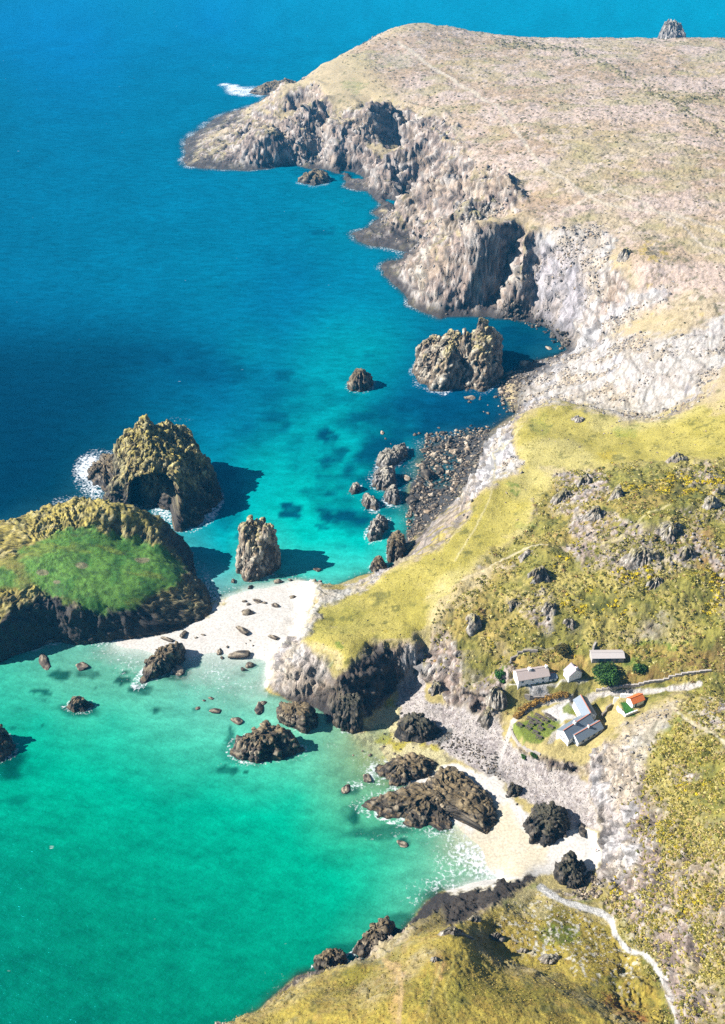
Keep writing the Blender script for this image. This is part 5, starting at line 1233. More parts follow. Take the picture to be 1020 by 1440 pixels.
def plant_mass(name, weight, n, smin, smax, palette, label, flat=0.7, lodmin=0.0):
    w = np.clip(weight, 0, None) * dist ** 1.6 * (vz > 1.0)
    w = w / w.sum()
    pick = rng.choice(len(w), n, p=w)
    pal = np.array([q[0] for q in palette]); pw = np.array([q[1] for q in palette], float); pw /= pw.sum()
    ci = rng.choice(len(pal), n, p=pw)
    Vs, Fs, Cs = [], [], []; off = 0
    size = rng.uniform(smin, smax, n) * (0.75 + 0.25 * rng.random(n)) * np.clip(dist[pick] / 330.0, 0.75, 3.0)
    for t, (TV, TF) in enumerate(TUFTS):
        sel = np.flatnonzero(np.arange(n) % len(TUFTS) == t)
        a = rng.uniform(0, 6.28, len(sel)); c, s = np.cos(a), np.sin(a)
        P = TV[None] * size[sel][:, None, None] * np.array([1, 1, flat])
        x = P[..., 0] * c[:, None] - P[..., 1] * s[:, None]; y = P[..., 0] * s[:, None] + P[..., 1] * c[:, None]
        pi = pick[sel]
        jx, jy = rng.uniform(-.4, .4, len(sel)), rng.uniform(-.4, .4, len(sel))
        V = np.stack([x + (vx[pi] + jx)[:, None], y + (vy[pi] + jy)[:, None], P[..., 2] + (vz[pi])[:, None] - 0.05], -1).reshape(-1, 3)
        k = len(TV)
        F = (TF[None] + (np.arange(len(sel)) * k)[:, None, None]).reshape(-1, 3) + off
        C = np.repeat(pal[ci[sel]] * rng.uniform(0.75, 1.25, (len(sel), 1)), k, axis=0) * np.tile(rng.uniform(0.8, 1.2, (k, 1)), (len(sel), 1))
        Vs.append(V); Fs.append(F); Cs.append(C); off += len(V)
    me = mesh_np(name, np.vstack(Vs), np.vstack(Fs), M_SCRUB, np.clip(np.vstack(Cs), 0.004, 0.6))
    return tag(link(name, me), label, None, None, "stuff")
inframe = (PX > -20) & (PX < 1230) & (PY < 1500) & (PY > 20)
patchy = sstep(-0.25, 0.35, nD + 0.3 * nB)
homes = pmask(PX, PY, [(700,1060),(716,1000),(722,955),(830,915),(890,945),(960,955),(960,975),(910,1000),(850,1030),(800,1070),(740,1070)], 4)
path_m = np.zeros(n_v)
for pl, wd, c in PATHS:
    if wd > 0: path_m = np.maximum(path_m, lmask(PX, PY, pl, wd + 2, 1.5))
free = (1 - homes) * (1 - path_m) * (1 - z_sand) * (1 - z_peb) * (1 - np.clip(white, 0, 1)) * inframe * (1 - z_wet)
hillside = pmask(PX, PY, [(1100,960),(990,985),(930,1040),(905,1080),(895,1180),(880,1230),(850,1270),(870,1300),(905,1335),(950,1400),(962,1500),(1100,1500)], 8)
plant_mass("hillside_scrub", hillside * free * (0.25 + patchy) * (1 - crag_hill * .4), 12000, 0.3, 0.85, [(S(184,166,82), 5), (S(150,142,62), 4), (S(108,110,46), 3), (S(218,196,120), 4), (S(222,190,44), .15), (S(200,168,112), 2)], "olive and yellow gorse scrub covering the near right-hand hillside")
cragz = scrub * (1 - meadow) * (1 - hillside) * (1 - nearhill)
plant_mass("valley_scrub", cragz * free * (0.15 + patchy) * (1 - crag_hill * .3), 9000, 0.3, 0.85, [(S(180,166,82), 5), (S(136,132,56), 4), (S(96,102,42), 2), (S(214,194,124), 4), (S(214,182,44), .3), (S(186,150,98), 1)], "mixed gorse, bracken and grass scrub on the craggy hill above the houses")
plant_mass("gorse_bushes", np.clip(gors, 0, 1) ** 1.5 * sstep(0, 0.4, nB + 0.5 * nD) * free * (1 - meadow) * (1 - heath), 700, 0.5, 1.1, [(S(222,188,30), 4), (S(196,168,44), 2), (S(112,110,44), 2)], "gorse in yellow flower in patches on the hills")
plant_mass("near_hill_tussocks", nearhill * free * (0.1 + patchy) * (1 - rk), 8000, 0.12, 0.38, [(S(188,164,84), 4), (S(136,124,48), 3), (S(206,176,104), 2), (S(102,100,38), 2)], "dry grass tussocks on the near grassy hill", flat=0.6)
plant_mass("heath_tufts", heath * free * (1 - meadow) * (1 - hrock), 5000, 0.3, 0.6, [(S(150,142,108), 3), (S(124,122,84), 3), (S(198,176,150), 2)], "low heather tufts dotted over the pale plateau", flat=0.6)
plant_mass("bank_shrubs", (bank > 0.5) * 1.0 * inframe, 420, 0.35, 0.6, [(S(124,118,80), 3), (S(150,138,100), 2)], "dark shrubs along the field banks on the plateau")
plant_mass("meadow_tufts", meadow * free * sstep(0.2, 0.5, nC), 3500, 0.12, 0.3, [(S(150,142,66), 3), (S(120,118,50), 2)], "small grass tufts in the meadow turf", flat=0.5)

def stone_mass(name, weight, n, smin, smax, pals, label, tall=1.3):
    w = np.clip(weight, 0, None) * dist ** 1.6 * (vz > 1.0); w = w / w.sum()
    pick = rng.choice(len(w), n, p=w); pile = Pile()
    for i in pick:
        V, F, C = LOWB[pals[rng.integers(len(pals))]][rng.integers(4)]
        r = (smin + (smax - smin) * rng.random() ** 2.2) * np.clip(dist[i] / 330.0, 0.8, 2.6)
        Q = V * r * np.array([rng.uniform(.6, 1.2), rng.uniform(.5, .9), rng.uniform(.8, 1.3) * tall])
        tx = rng.uniform(-.45, .45); ct, st_ = math.cos(tx), math.sin(tx)
        Q = Q @ np.array([[ct, 0, st_], [0, 1, 0], [-st_, 0, ct]]).T
        pile.add(Q @ rotz(rng.uniform(0, 6.28)).T + np.array([vx[i], vy[i], vz[i] + r * 0.1]), F, C)
    return pile.build(name, M_ROCK, label)
stone_mass("outcrop_stones", crag_hill ** 2 * free * (1 - nearhill * .7), 2400, 0.15, 0.9, ("grey", "pale", "grey", "dark"), "pale weathered stones of the hillside outcrops", 1.7)
stone_mass("scree_stones", np.clip(white, 0, 1) * sstep(-0.1, 0.4, nB) * inframe * (1 - homes) * (PX > 700), 3000, 0.25, 0.9, ("grey", "pale", "grey"), "pale scree stones on the white slopes", 0.9)
stone_mass("field_stones", (meadow * sstep(0.3, 0.5, nD) + 2.0 * pmask(PX, PY, [(720,1270),(770,1262),(850,1300),(900,1350),(900,1400),(820,1370),(740,1340),(700,1300)], 10) + 0.6 * (hrock * (1 - far * .5))) * inframe, 2200, 0.15, 0.6, ("pale", "pale", "dark"), "small pale stones scattered through the turf", 0.8)

# crags: the larger outcrops of the hill, each a rock of its own
CRAGS = [(792,692,26,15,4.5),(822,672,24,12,4),(838,716,30,16,5.5),(868,690,22,14,4),(905,768,44,26,6),(940,738,36,22,5),(922,812,26,16,3.5),(965,770,24,18,3.5),(760,800,28,18,5),(745,772,22,12,3.5),(775,848,22,18,4.5),(800,870,20,12,3.5),(664,862,22,22,5),(700,962,26,24,6),(688,996,26,18,5),(955,642,30,9,3),(812,585,20,10,3),(880,352,16,12,4.5),(690,285,26,14,6),(665,300,22,12,5),(720,845,18,14,4),(1000,700,22,16,4),(612,965,24,14,5)]
NEAR_CRAGS = [(640,1306,44,14,3.5),(700,1316,38,12,3.5),(772,1344,44,16,4),(735,1332,26,12,3),(612,1342,18,20,2.5),(665,1290,30,10,3)]
CRAGS = [(a_, b_2, c_2 * 1.2, d_2 * 1.2, e_2 * 1.25) for a_, b_2, c_2, d_2, e_2 in CRAGS] + NEAR_CRAGS
for k, (cx, cy, rw, rh, hh) in enumerate(CRAGS):
    g0 = ground_px(cx, cy + rh * 0.5); z0 = g0[2] - 0.4; rr = random.Random(900 + k)
    if hh > 0:
        sc_ = math.hypot(math.hypot(g0[0], g0[1]), CAM_H - z0) / FPX
        b_ = []
        for i in range(11):
            a_ang = i / 11 * 6.283; q_ = rr.uniform(0.75, 1.15)
            b_.append((cx + math.cos(a_ang) * rw * 0.62 * q_, cy + rh * 0.5 + math.sin(a_ang) * rh * 0.5 * q_))
        tp = []
        for i in range(6):
            a_ang = rr.uniform(0, 6.283); f_ = rr.uniform(0.1, 0.7); pp = W(cx + math.cos(a_ang) * rw * 0.6 * f_, cy + rh * 0.5 + math.sin(a_ang) * rh * 0.45 * f_, z0)
            zz = z0 + hh * rr.uniform(0.35, 1.05) * (1 - 0.5 * f_); ppx_, ppy_ = project(pp[0], pp[1], zz); tp.append((float(ppx_), float(ppy_), zz))
        me, loc = rock_mesh("hillside_crag", b_, z0, tp, 2.2, "tor", 0.4 + 0.025 * hh, 1500 + k * 17)
        far_c = cy < 400; near_c = cy > 1280
        tag(link("hillside_crag", me, loc=loc), "rocky crag breaking the turf of the near grassy hill above its shore" if near_c else "grey crag breaking out of the far cliff-top slope" if far_c else "grey craggy outcrop standing out of the scrub and turf on the hill above the houses", "crag", "crags on the near grassy hill" if near_c else "crags on the far cliff-top slope" if far_c else "crags on the hill above the houses")

# ------------------------------------------------------------------ trees and bushes one can count
def leaf_cloud(n, r, h, seed, leaf, cols, squash=0.75, lobes=9):
    r_ = np.random.default_rng(seed)
    lc = r_.normal(size=(lobes, 3)); lc /= np.linalg.norm(lc, axis=1)[:, None]; lc[:, 2] = np.abs(lc[:, 2]) * 0.8
    lc *= r_.uniform(0.3, 0.62, (lobes, 1)); lr = r_.uniform(0.3, 0.5, lobes)
    k = r_.integers(lobes, size=n)
    d = r_.normal(size=(n, 3)); d /= np.linalg.norm(d, axis=1)[:, None]
    p = lc[k] + d * (lr[k] * r_.uniform(0.6, 1.05, n) ** 0.5)[:, None]
    p[:, 2] = np.maximum(p[:, 2], -0.25)
    C = p * np.array([r, r, r * squash])
    t1 = r_.normal(size=(n, 3)); t1 /= np.linalg.norm(t1, axis=1)[:, None]; t2 = np.cross(t1, d); t2 /= np.linalg.norm(t2, axis=1)[:, None] + 1e-9
    s = leaf * r_.uniform(0.6, 1.3, (n, 1))
    V = np.stack([C + t1 * s, C + t2 * s * 0.6, C - t1 * s, C - t2 * s * 0.6], 1).reshape(-1, 3); V[:, 2] += h
    F = np.arange(4 * n).reshape(-1, 4)
    lobe_tint = r_.uniform(0.7, 1.3, lobes)
    ci = r_.integers(len(cols), size=n)
    col = np.repeat(np.array(cols)[ci] * (lobe_tint[k] * r_.uniform(0.75, 1.25, n))[:, None], 4, axis=0)
    return V, F, np.clip(col, 0.004, 0.6)
M_BARK = plain("bark", (0.09, 0.065, 0.045), 0.9, 0.3, 6.0)
def trunk_mesh(h, r, seed):
    r_ = random.Random(seed); mb = MB()
    def limb(p, q, r0, r1):
        p, q = Vector(p), Vector(q); ax = (q - p).normalized(); u = ax.orthogonal().normalized(); v = ax.cross(u); n = 7
        vs = [p + (u * math.cos(6.283 * i / n) + v * math.sin(6.283 * i / n)) * r0 for i in range(n)] + [q + (u * math.cos(6.283 * i / n) + v * math.sin(6.283 * i / n)) * r1 for i in range(n)]
        mb.add(vs, [(i, (i + 1) % n, n + (i + 1) % n, n + i) for i in range(n)] + [tuple(range(n))[::-1], tuple(range(n, 2 * n))])
    limb((0, 0, -0.5), (0.1, 0, h), r, r * 0.7)
    for i in range(5):
        a = i * 1.256 + r_.uniform(-.3, .3); limb((0.1, 0, h * 0.9), (math.cos(a) * h * 0.8, math.sin(a) * h * 0.8, h * 1.6), r * 0.55, r * 0.2)
    return mb
def tree(px, py, rpx, name, label, cols, cat="tree", squash=0.8, seed=1, n=2600, leaf=0.32, lobes=11, trunk=True):
    g = ground_px(px, py + rpx * 0.55); sc = math.hypot(math.hypot(g[0], g[1]), CAM_H - g[2]) / FPX; r = rpx * sc * 1.12
    o = empty(name, g)
    V, F, C = leaf_cloud(n, r, r * (0.35 if trunk else 0.15), seed, leaf, cols, squash, lobes)
    link("crown", mesh_np("crown", V, F, M_SCRUB, C), o)
    trunk_mesh(r * (0.4 if trunk else 0.18), 0.05 * r + 0.05, seed).build("trunk" if trunk else "stem", M_BARK, o)
    return tag(o, label, cat)
GRN = [S(66,104,34), S(44,78,26), S(88,124,44), S(58,92,40)]
tree(852, 945, 22, "round_tree", "large dark green round-crowned tree in front of the long shed", GRN, seed=2, n=5200)
tree(898, 938, 10.5, "round_tree", "smaller dark green tree beside the large round tree", GRN, seed=3, n=1800, leaf=0.28)
OLV = [S(116,108,48), S(92,90,40), S(132,118,60), S(70,76,34)]
tree(790, 909, 12, "rounded_bush", "dark olive rounded bush on the slope above the white cottages", OLV, "bush", 0.75, 4, 1900, 0.26, 8, False)
tree(703, 945, 9, "ivy_bush", "bright green bush against the crag beside the long white cottage", [S(58,112,34), S(44,92,30), S(80,130,44)], "bush", 0.9, 5, 1300, 0.26, 7, False)
tree(707, 957, 6, "ivy_bush", "low green bush at the end wall of the long white cottage", [S(58,112,34), S(44,92,30), S(80,130,44)], "bush", 0.7, 6, 700, 0.24, 6, False)
tree(752, 1058, 7, "rock_bush", "dark green bush on the bank below the lawn of picnic tables", GRN, "bush", 0.7, 7, 800, 0.24, 6, False)
tree(737, 1062, 5, "rock_bush", "small green bush at the lawn's lower corner above the shingle", GRN, "bush", 0.7, 8, 500, 0.24, 6, False)
# brown hedge round the yard
hp = [(727,1010),(733,1002),(741,996),(750,991.5),(760,987.5),(770,984),(780,981),(790,979),(799,978)]
hw = [ground_px(*q) for q in hp]
ho = empty("yard_hedge", hw[0])
Vs, Fs, Cs, off = [], [], [], 0
k = 0
for a, b in zip(hw[:-1], hw[1:]):
    for t in (0.0, 0.5):
        c0 = a + (b - a) * t
        V, F, C = leaf_cloud(420, 1.75, 0.7, 40 + k, 0.2, [S(182,138,70), S(150,112,58), S(200,158,84), S(120,100,52)], 0.9, 6)
        Vs.append(V + c0 - hw[0]); Fs.append(F + off); Cs.append(C); off += len(V); k += 1
link("foliage", mesh_np("foliage", np.vstack(Vs), np.vstack(Fs), M_SCRUB, np.vstack(Cs)), ho)
stm = MB()
for a in hw:
    q = a - hw[0]; stm.box(q[0] - 0.06, q[0] + 0.06, q[1] - 0.06, q[1] + 0.06, q[2] - 0.2, q[2] + 1.3)
stm.build("stem", M_BARK, ho)
tag(ho, "russet brown clipped hedge curving round the lawn and yard", "hedge")
# ------------------------------------------------------------------ houses
M_WHITE = plain("white_limewash", (0.62, 0.62, 0.61), 0.85, 0.06, 1.5)
M_SLATE = plain("slate", (0.10, 0.125, 0.15), 0.55, 0.3, 3.0, 0.5)
M_PALEROOF = plain("lichened_slate", (0.25, 0.205, 0.185), 0.8, 0.25, 3.0)
M_LILAC = plain("pale_slate", (0.20, 0.175, 0.19), 0.7, 0.2, 3.0)
M_SHEET = plain("pale_sheet_roof", (0.27, 0.245, 0.23), 0.7, 0.15, 2.0)
M_ORANGE = plain("orange_tile", (0.36, 0.09, 0.02), 0.8, 0.2, 4.0)
M_RIDGE = plain("ridge_tile", (0.34, 0.13, 0.08), 0.8, 0.2, 4.0)
M_GLASS = plain("window_glass", (0.02, 0.03, 0.04), 0.08, 0.1, 1.0, 0.6)
M_FRAME = plain("window_frame_paint", (0.62, 0.62, 0.6), 0.6, 0.05)
M_DOOR = plain("door_paint", (0.05, 0.10, 0.12), 0.6, 0.1)
M_STONE = plain("rubble_stone", (0.16, 0.14, 0.12), 0.95, 0.5, 2.5, 0.2, 0.08)
M_STONEP = plain("pale_rubble_stone", (0.25, 0.225, 0.20), 0.95, 0.35, 2.5, 0.2, 0.08)
M_WOOD = plain("weathered_wood", (0.055, 0.045, 0.038), 0.85, 0.3, 8.0)

def house(name, label, cat, p0, p1, depth, wall_h, roof_h, roof_mat, wall_mat=M_WHITE, wins=(), gwins=(), chim=(), mat_back=None, over=0.25, base=0.0, doors=(), bwins=()):
    """long side runs p0 -> p1 (world); local x along it, y into the house; wins: (x fraction, z, w, h) on the front"""
    p0, p1 = np.array(p0, float), np.array(p1, float)
    L = float(np.hypot(*(p1 - p0)[:2])); rz = math.atan2(p1[1] - p0[1], p1[0] - p0[0])
    o = empty(name, (p0[0], p0[1], base), rz)
    D = depth; zb = -1.5
    v = [(0, 0, zb), (L, 0, zb), (L, D, zb), (0, D, zb), (0, 0, wall_h), (L, 0, wall_h), (L, D, wall_h), (0, D, wall_h), (0, D / 2, wall_h + roof_h), (L, D / 2, wall_h + roof_h)]
    MB().add(v, [(0, 1, 5, 4), (2, 3, 7, 6), (1, 2, 6, 9, 5), (3, 0, 4, 8, 7), (0, 3, 2, 1)]).build("wall", wall_mat, o)
    sl = roof_h / (D / 2); th = 0.14
    for side, mt in ((0, roof_mat), (1, mat_back or roof_mat)):
        ys = [-over, D / 2] if side == 0 else [D + over, D / 2]
        zs = [wall_h - over * sl + 0.02, wall_h + roof_h + 0.02]
        q = [(-over, ys[0], zs[0]), (L + over, ys[0], zs[0]), (L + over, ys[1], zs[1]), (-over, ys[1], zs[1])]
        q2 = [(a, b, c + th) for a, b, c in q]
        f = [(0, 3, 2, 1), (4, 5, 6, 7), (0, 1, 5, 4), (1, 2, 6, 5), (2, 3, 7, 6), (3, 0, 4, 7)]
        MB().add(q + q2, f).build("roof_slope", mt, o)
    MB().box(-over - 0.01, L + over + 0.01, D / 2 - 0.13, D / 2 + 0.13, wall_h + roof_h + 0.1, wall_h + roof_h + 0.22).build("ridge", M_RIDGE if roof_mat is M_SLATE else roof_mat, o)
    def window(face, u, z, w, h, door=False):
        wm, gm = MB(), MB()
        if face == 'f': bx = lambda a, b, c, d, e, f2: (a, b, -d, -c, e, f2); c0 = u * L
        elif face == 'b': bx = lambda a, b, c, d, e, f2: (a, b, D + c, D + d, e, f2); c0 = u * L
        elif face == 'l': bx = lambda a, b, c, d, e, f2: (-d, -c, a, b, e, f2); c0 = u * D
        else: bx = lambda a, b, c, d, e, f2: (L + c, L + d, a, b, e, f2); c0 = u * D
        wm.box(*bx(c0 - w / 2, c0 + w / 2, 0.003, 0.06, z, z + h))
        fr = wm.build("door" if door else "window", M_DOOR if door else M_FRAME, o)
        if door:
            gm.box(*bx(c0 + w * .28, c0 + w * .38, 0.063, 0.11, z + h * .45, z + h * .5)); gm.build("handle", M_FRAME, fr)
        else:
            for s in (-1, 1):
                g2 = MB(); m0 = c0 + s * w * 0.225
                g2.box(*bx(m0 - w * 0.2, m0 + w * 0.2, 0.063, 0.075, z + 0.08, z + h - 0.08)); g2.build("pane", M_GLASS, fr)
            sm = MB(); sm.box(*bx(c0 - w / 2 - 0.08, c0 + w / 2 + 0.08, 0.003, 0.14, z - 0.1, z - 0.004)); sm.build("sill", M_FRAME, fr)
    for w_ in wins: window('f', *w_)
    for w_ in bwins: window('b', *w_)
    for w_ in gwins: window('l', *w_)
    for w_ in doors: window('f', *w_, door=True)
    for cx, cw in chim:
        zr = wall_h + roof_h
        c = MB().box(cx * L - cw / 2, cx * L + cw / 2, D / 2 - cw / 2 - .1, D / 2 + cw / 2 + .1, zr - 0.6, zr + 0.9).build("chimney", M_WHITE if wall_mat is M_WHITE else wall_mat, o)
        MB().box(cx * L - 0.14, cx * L + 0.14, D / 2 - 0.14, D / 2 + 0.14, zr + 0.903, zr + 1.25).build("chimney_pot", M_RIDGE, c)
    return tag(o, label, cat)

def gz(p): return np.array([p[0], p[1], ground_z(p[0], p[1])])
A0 = ground_px(728, 970); A1 = W(771, 962, A0[2] + 0.3)
house("white_cottage", "long white two-storey cottage with pale stone roof above a gravel terrace", "cottage", A0, A1, 5.0, 4.3, 1.7, M_PALEROOF, base=A0[2],
      wins=[(0.14, 3.0, .8, .95), (0.47, 3.0, .8, .95), (0.8, 3.0, .8, .95), (0.13, 0.7, .9, 1.1), (0.46, 0.7, .9, 1.1), (0.82, 0.8, .9, 1.3)], doors=[(0.29, 0.05, .9, 1.95), (0.63, 0.05, .9, 1.95)], chim=[(0.42, 0.9), (0.97, 0.7)])
B = A1 + (A1 - A0) / np.linalg.norm(A1 - A0) * 0.4
house("cottage_outhouse", "small lean outhouse at the end of the long white cottage", "outhouse", B, B + (A1 - A0) / np.linalg.norm(A1 - A0) * 2.6, 3.6, 2.3, 0.8, M_SLATE, mat_back=M_SHEET, base=A0[2] + 0.3, doors=[(0.5, 0.05, .8, 1.8)])
C0 = ground_px(799, 961); C1 = W(792, 952, C0[2])
# ridge runs away from the viewer: long side on the left, gable towards the viewer
house("gabled_cottage", "small white gabled cottage with lilac slate roof beside the long cottage", "cottage", C1, C0, 5.0, 3.3, 2.2, M_LILAC, base=C0[2], wins=[(0.5, 1.2, .8, .9)], bwins=[(0.5, 1.2, .8, .9)], chim=[(0.9, 0.7)])
D0 = ground_px(832, 933); D1 = W(877, 931, D0[2] + 0.5)
house("long_shed", "long low stone shed with pale roof behind the large round tree", "shed", D0, D1, 3.8, 2.2, 0.7, M_SHEET, M_STONEP, base=D0[2] + 0.2, doors=[(0.3, 0.05, 1.5, 1.9), (0.52, 0.05, 1.5, 1.9), (0.78, 0.05, .9, 1.9)])  # dark door panels stand in for shade inside the open front
cz = ground_px(806, 1046)[2]
def ridge_house(name, label, r0, r1, width, wall_h, roof_h, zg, **kw):
    a, b = W(*r0, zg + wall_h + roof_h), W(*r1, zg + wall_h + roof_h)
    d = (b - a)[:2] / np.linalg.norm((b - a)[:2]); n = np.array([-d[1], d[0]])
    p0 = a[:2] - n * width / 2; p1 = b[:2] - n * width / 2
    return house(name, label, "cafe", (*p0, zg), (*p1, zg), width, wall_h, roof_h, M_SLATE, base=zg, **kw)
ridge_house("cafe_wing", "white cafe wing with dark slate roof and twin gable windows above the lawn", (793, 1027), (829, 1004), 5.0, 2.6, 2.0, cz, gwins=[(0.36, 0.9, .8, .9), (0.64, 0.9, .8, .9)], chim=[(0.42, 0.7)])
ridge_house("cafe_wing", "lower white cafe wing with shaded windows facing the rocky ridge", (808.5, 1033.5), (843, 1014), 4.0, 2.2, 1.5, cz - 0.2, wins=[(0.2, 0.9, 1.0, .9), (0.42, 0.9, 1.0, .9), (0.64, 0.9, 1.2, .9), (0.86, 0.9, 1.0, .9)], gwins=[(0.5, 0.8, .8, .9)], chim=[(0.55, 0.5)])
ridge_house("cafe_wing", "cafe wing with pale blue roof pointing up towards the track", (830.5, 1002), (817, 978), 4.6, 2.7, 1.6, cz + 0.9, wins=[(0.3, 0.9, .9, .9), (0.7, 0.9, .9, .9)])
E0 = ground_px(889, 996); E1 = W(899, 992, E0[2])
house("orange_roofed_hut", "small white hut with bright orange tiled roof beside the walled green", "hut", E0, E1 + (E1 - E0) * 0.6, 3.0, 2.1, 1.1, M_ORANGE, base=E0[2] - 0.1, doors=[(0.3, 0.05, .8, 1.7)])

def wall_run(name, label, pts, h, w, mat, capmat=None):
    """low wall following the ground, one stone length after another"""
    g = [ground_px(*q) for q in pts]; o = empty(name, g[0]); rr = random.Random(len(label))
    for a, b in zip(g[:-1], g[1:]):
        d = (b - a)[:2]; L = np.linalg.norm(d); d = d / L; n = np.array([-d[1], d[0]]) * w / 2
        m = max(1, int(L / 1.6)); mb = MB()
        for i in range(m):
            p = a[:2] + d * L * i / m; q = a[:2] + d * L * (i + 1) / m
            z0 = min(ground_z(*p), ground_z(*q)) - 0.4; z1 = (ground_z(*p) + ground_z(*q)) / 2 + h * rr.uniform(0.9, 1.1)
            mb.prism([tuple(p - n - g[0][:2]), tuple(q - n - g[0][:2]), tuple(q + n - g[0][:2]), tuple(p + n - g[0][:2])], z0 - g[0][2], z1 - g[0][2])
        mb.build("wall_section", mat, o)
    return tag(o, label, "wall")
wall_run("garden_wall", "low white wall round the small square of bright grass", [(868,996),(879,1008),(896,1001)], 0.9, 0.35, M_WHITE)
wall_run("garden_wall", "white wall with shaded face between the track and orange-roofed hut", [(862,990),(889,982)], 1.6, 0.4, M_WHITE)
wall_run("stone_wall", "rough stone wall climbing the slope beside the long low shed", [(838,903),(834,914),(832,926)], 1.0, 0.6, M_STONEP)
wall_run("stone_wall", "dry stone wall under the gravel terrace of the long cottage", [(738,975),(745,984),(776,979)], 1.1, 0.5, M_STONE)
wall_run("stone_wall", "tumbled stone wall along the slope above the white cottages", [(718,930),(728,921),(742,916),(756,917)], 0.9, 0.6, M_STONE)
wall_run("stone_wall", "stone wall along the upper side of the valley track", [(838,972),(870,968),(905,962),(940,955),(975,948),(1000,944)], 0.9, 0.6, M_STONEP)
wall_run("stone_wall", "stone wall retaining the lawn above the shingle", [(718,1022),(721,1035),(729,1048),(742,1056),(760,1062)], 0.8, 0.6, M_STONEP)
wall_run("stone_wall", "stone wall behind the cafe wings stepping towards the hut", [(846,1010),(852,1001),(860,992)], 1.5, 0.5, M_STONE)

# picnic tables on the lawn
def picnic_table():
    o = empty("picnic_table", (0, 0, 0))
    for i in range(5): MB().box(-0.95, 0.95, -0.40 + i * 0.165, -0.40 + i * 0.165 + 0.15, 0.72, 0.76).build("table_plank", M_WOOD, o)
    for s in (-1, 1): MB().box(-0.95, 0.95, s * 0.72 - 0.14, s * 0.72 + 0.14, 0.42, 0.46).build("bench", M_WOOD, o)
    for s in (-1, 1):
        mb = MB()
        for t in (-1, 1):
            a = Vector((s * 0.7, t * 0.25, 0.71)); b = Vector((s * 0.7, t * 0.75, -0.06))
            mb.add([a + Vector((-.05, 0, 0)), a + Vector((.05, 0, 0)), a + Vector((.05, t * .1, 0)), a + Vector((-.05, t * .1, 0)), b + Vector((-.05, 0, 0)), b + Vector((.05, 0, 0)), b + Vector((.05, t * .1, 0)), b + Vector((-.05, t * .1, 0))],
                   [(0, 1, 2, 3), (7, 6, 5, 4), (0, 4, 5, 1), (1, 5, 6, 2), (2, 6, 7, 3), (3, 7, 4, 0)])
        mb.box(s * 0.7 - 0.06, s * 0.7 + 0.06, -0.86, 0.86, 0.36, 0.417)
        mb.build("leg", M_WOOD, o)
    return tag(o, "dark wooden picnic table on the green lawn by the cafe", "picnic table", "picnic tables on the cafe lawn")
proto = picnic_table()
for i, (px, py) in enumerate([(731,1020),(745,1011.5),(747,1018.6),(743,1024),(752.5,1014),(758,1018),(760,1025),(753,1030.7),(758,1037.5),(774.5,1023),(756,1007),(762,1010.5),(767,1014),(770,1007),(776.5,1011.5)]):
    if i == 0: o = proto
    else:
        o = proto.copy(); col_main.objects.link(o)
        for ch in list(proto.children):
            c = ch.copy(); col_main.objects.link(c); c.parent = o
    g = ground_px(px, py); o.location = g; o.rotation_euler = (0, 0, math.radians(-38 + (i * 37 % 11) - 5))

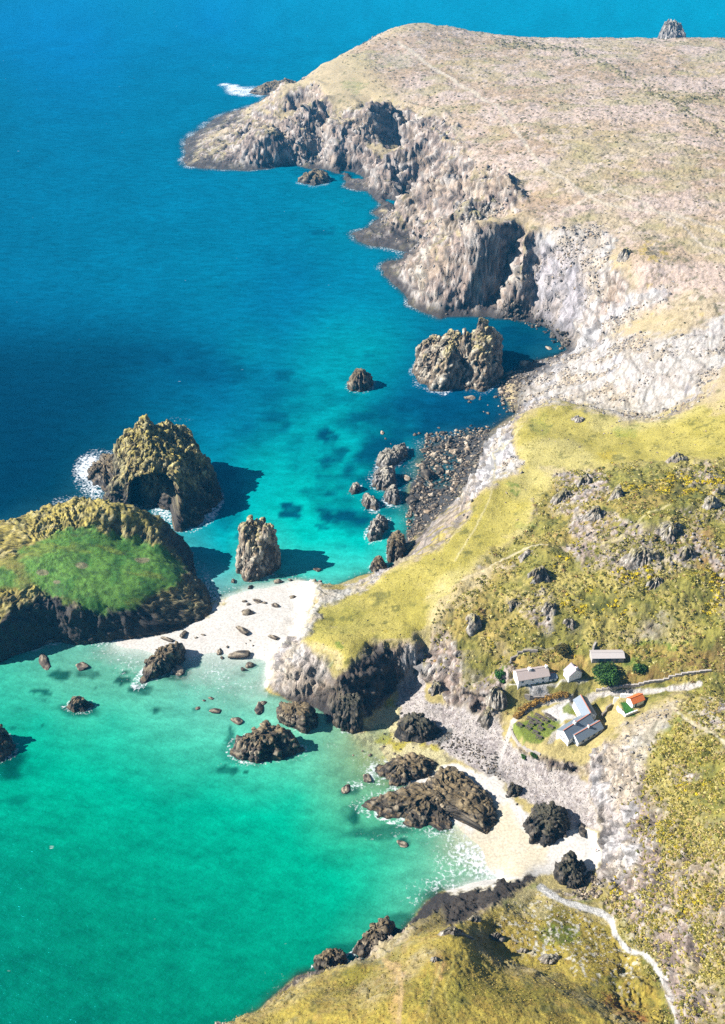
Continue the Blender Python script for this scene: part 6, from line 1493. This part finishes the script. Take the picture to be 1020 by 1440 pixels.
# two walkers
def person(px, py, face, jacket, trousers, label):
    g = ground_px(px, py)
    me = bpy.data.meshes.new("person")
    V = [(0, 0, .95), (0, 0, 1.2), (0, 0, 1.43), (0, 0.01, 1.53), (0, 0.02, 1.66), (.09, 0, .9), (.10, .06, .5), (.10, .02, .08), (.10, .16, .03), (-.09, 0, .9), (-.10, -.1, .5), (-.10, -.2, .08), (-.10, -.06, .03),
         (.19, 0, 1.40), (.25, -.05, 1.12), (.24, .08, .88), (-.19, 0, 1.40), (-.25, .03, 1.12), (-.23, .16, .9)]
    E = [(0, 1), (1, 2), (2, 3), (3, 4), (0, 5), (5, 6), (6, 7), (7, 8), (0, 9), (9, 10), (10, 11), (11, 12), (2, 13), (13, 14), (14, 15), (2, 16), (16, 17), (17, 18)]
    R = [.16, .15, .15, .065, .105, .1, .07, .05, .04, .1, .07, .05, .04, .075, .055, .04, .075, .055, .04]
    me.from_pydata(V, E, []); o = link("person", me, loc=g)
    sk = o.modifiers.new("skin", 'SKIN'); o.modifiers.new("sub", 'SUBSURF').levels = 1
    for i, d in enumerate(me.skin_vertices[0].data): d.radius = (R[i], R[i] * 0.85); d.use_root = (i == 0)
    m, nt, p = new_mat("walker_clothes")
    N, Lk = nt.nodes.new, nt.links.new
    tc = N("ShaderNodeTexCoord"); sx = N("ShaderNodeSeparateXYZ"); Lk(tc.outputs["Object"], sx.inputs[0])
    mr = N("ShaderNodeMapRange"); mr.inputs[1].default_value = 0; mr.inputs[2].default_value = 2; Lk(sx.outputs[2], mr.inputs[0])
    cr = N("ShaderNodeValToRGB"); cr.color_ramp.interpolation = 'CONSTANT'; el = cr.color_ramp.elements
    el[0].position = 0; el[0].color = (0.03, 0.025, 0.02, 1); el[1].position = 0.05; el[1].color = (*trousers, 1)
    for pos, c in ((0.47, jacket), (0.745, (0.45, 0.28, 0.2)), (0.845, (0.05, 0.03, 0.02))):
        e2 = el.new(pos); e2.color = (*c, 1)
    Lk(mr.outputs[0], cr.inputs[0]); Lk(cr.outputs[0], p.inputs["Base Color"]); p.inputs["Roughness"].default_value = 0.9
    me.materials.append(m)
    o.rotation_euler = (0, 0, face)
    return tag(o, label, "person")
person(838, 1198, 1.0, (0.35, 0.04, 0.05), (0.03, 0.03, 0.05), "person in a red top standing on white sand below the pale slope")
person(815, 1283, 2.4, (0.05, 0.06, 0.09), (0.04, 0.04, 0.05), "person in dark clothes walking on the pale footpath")

# ------------------------------------------------------------------ air
HAZE = 0.00009
m = bpy.data.materials.new("haze_air"); m.use_nodes = True; nt = m.node_tree
nt.nodes.remove(nt.nodes["Principled BSDF"])
pv = nt.nodes.new("ShaderNodeVolumePrincipled"); pv.inputs["Color"].default_value = (0.03, 0.42, 0.85, 1); pv.inputs["Density"].default_value = HAZE; pv.inputs["Anisotropy"].default_value = 0.2
nt.links.new(pv.outputs[0], nt.nodes["Material Output"].inputs["Volume"])
tag(MB().box(-5600, 5600, -2600, 6100, -17.0, 263.0).build("haze", m), kind="stuff")
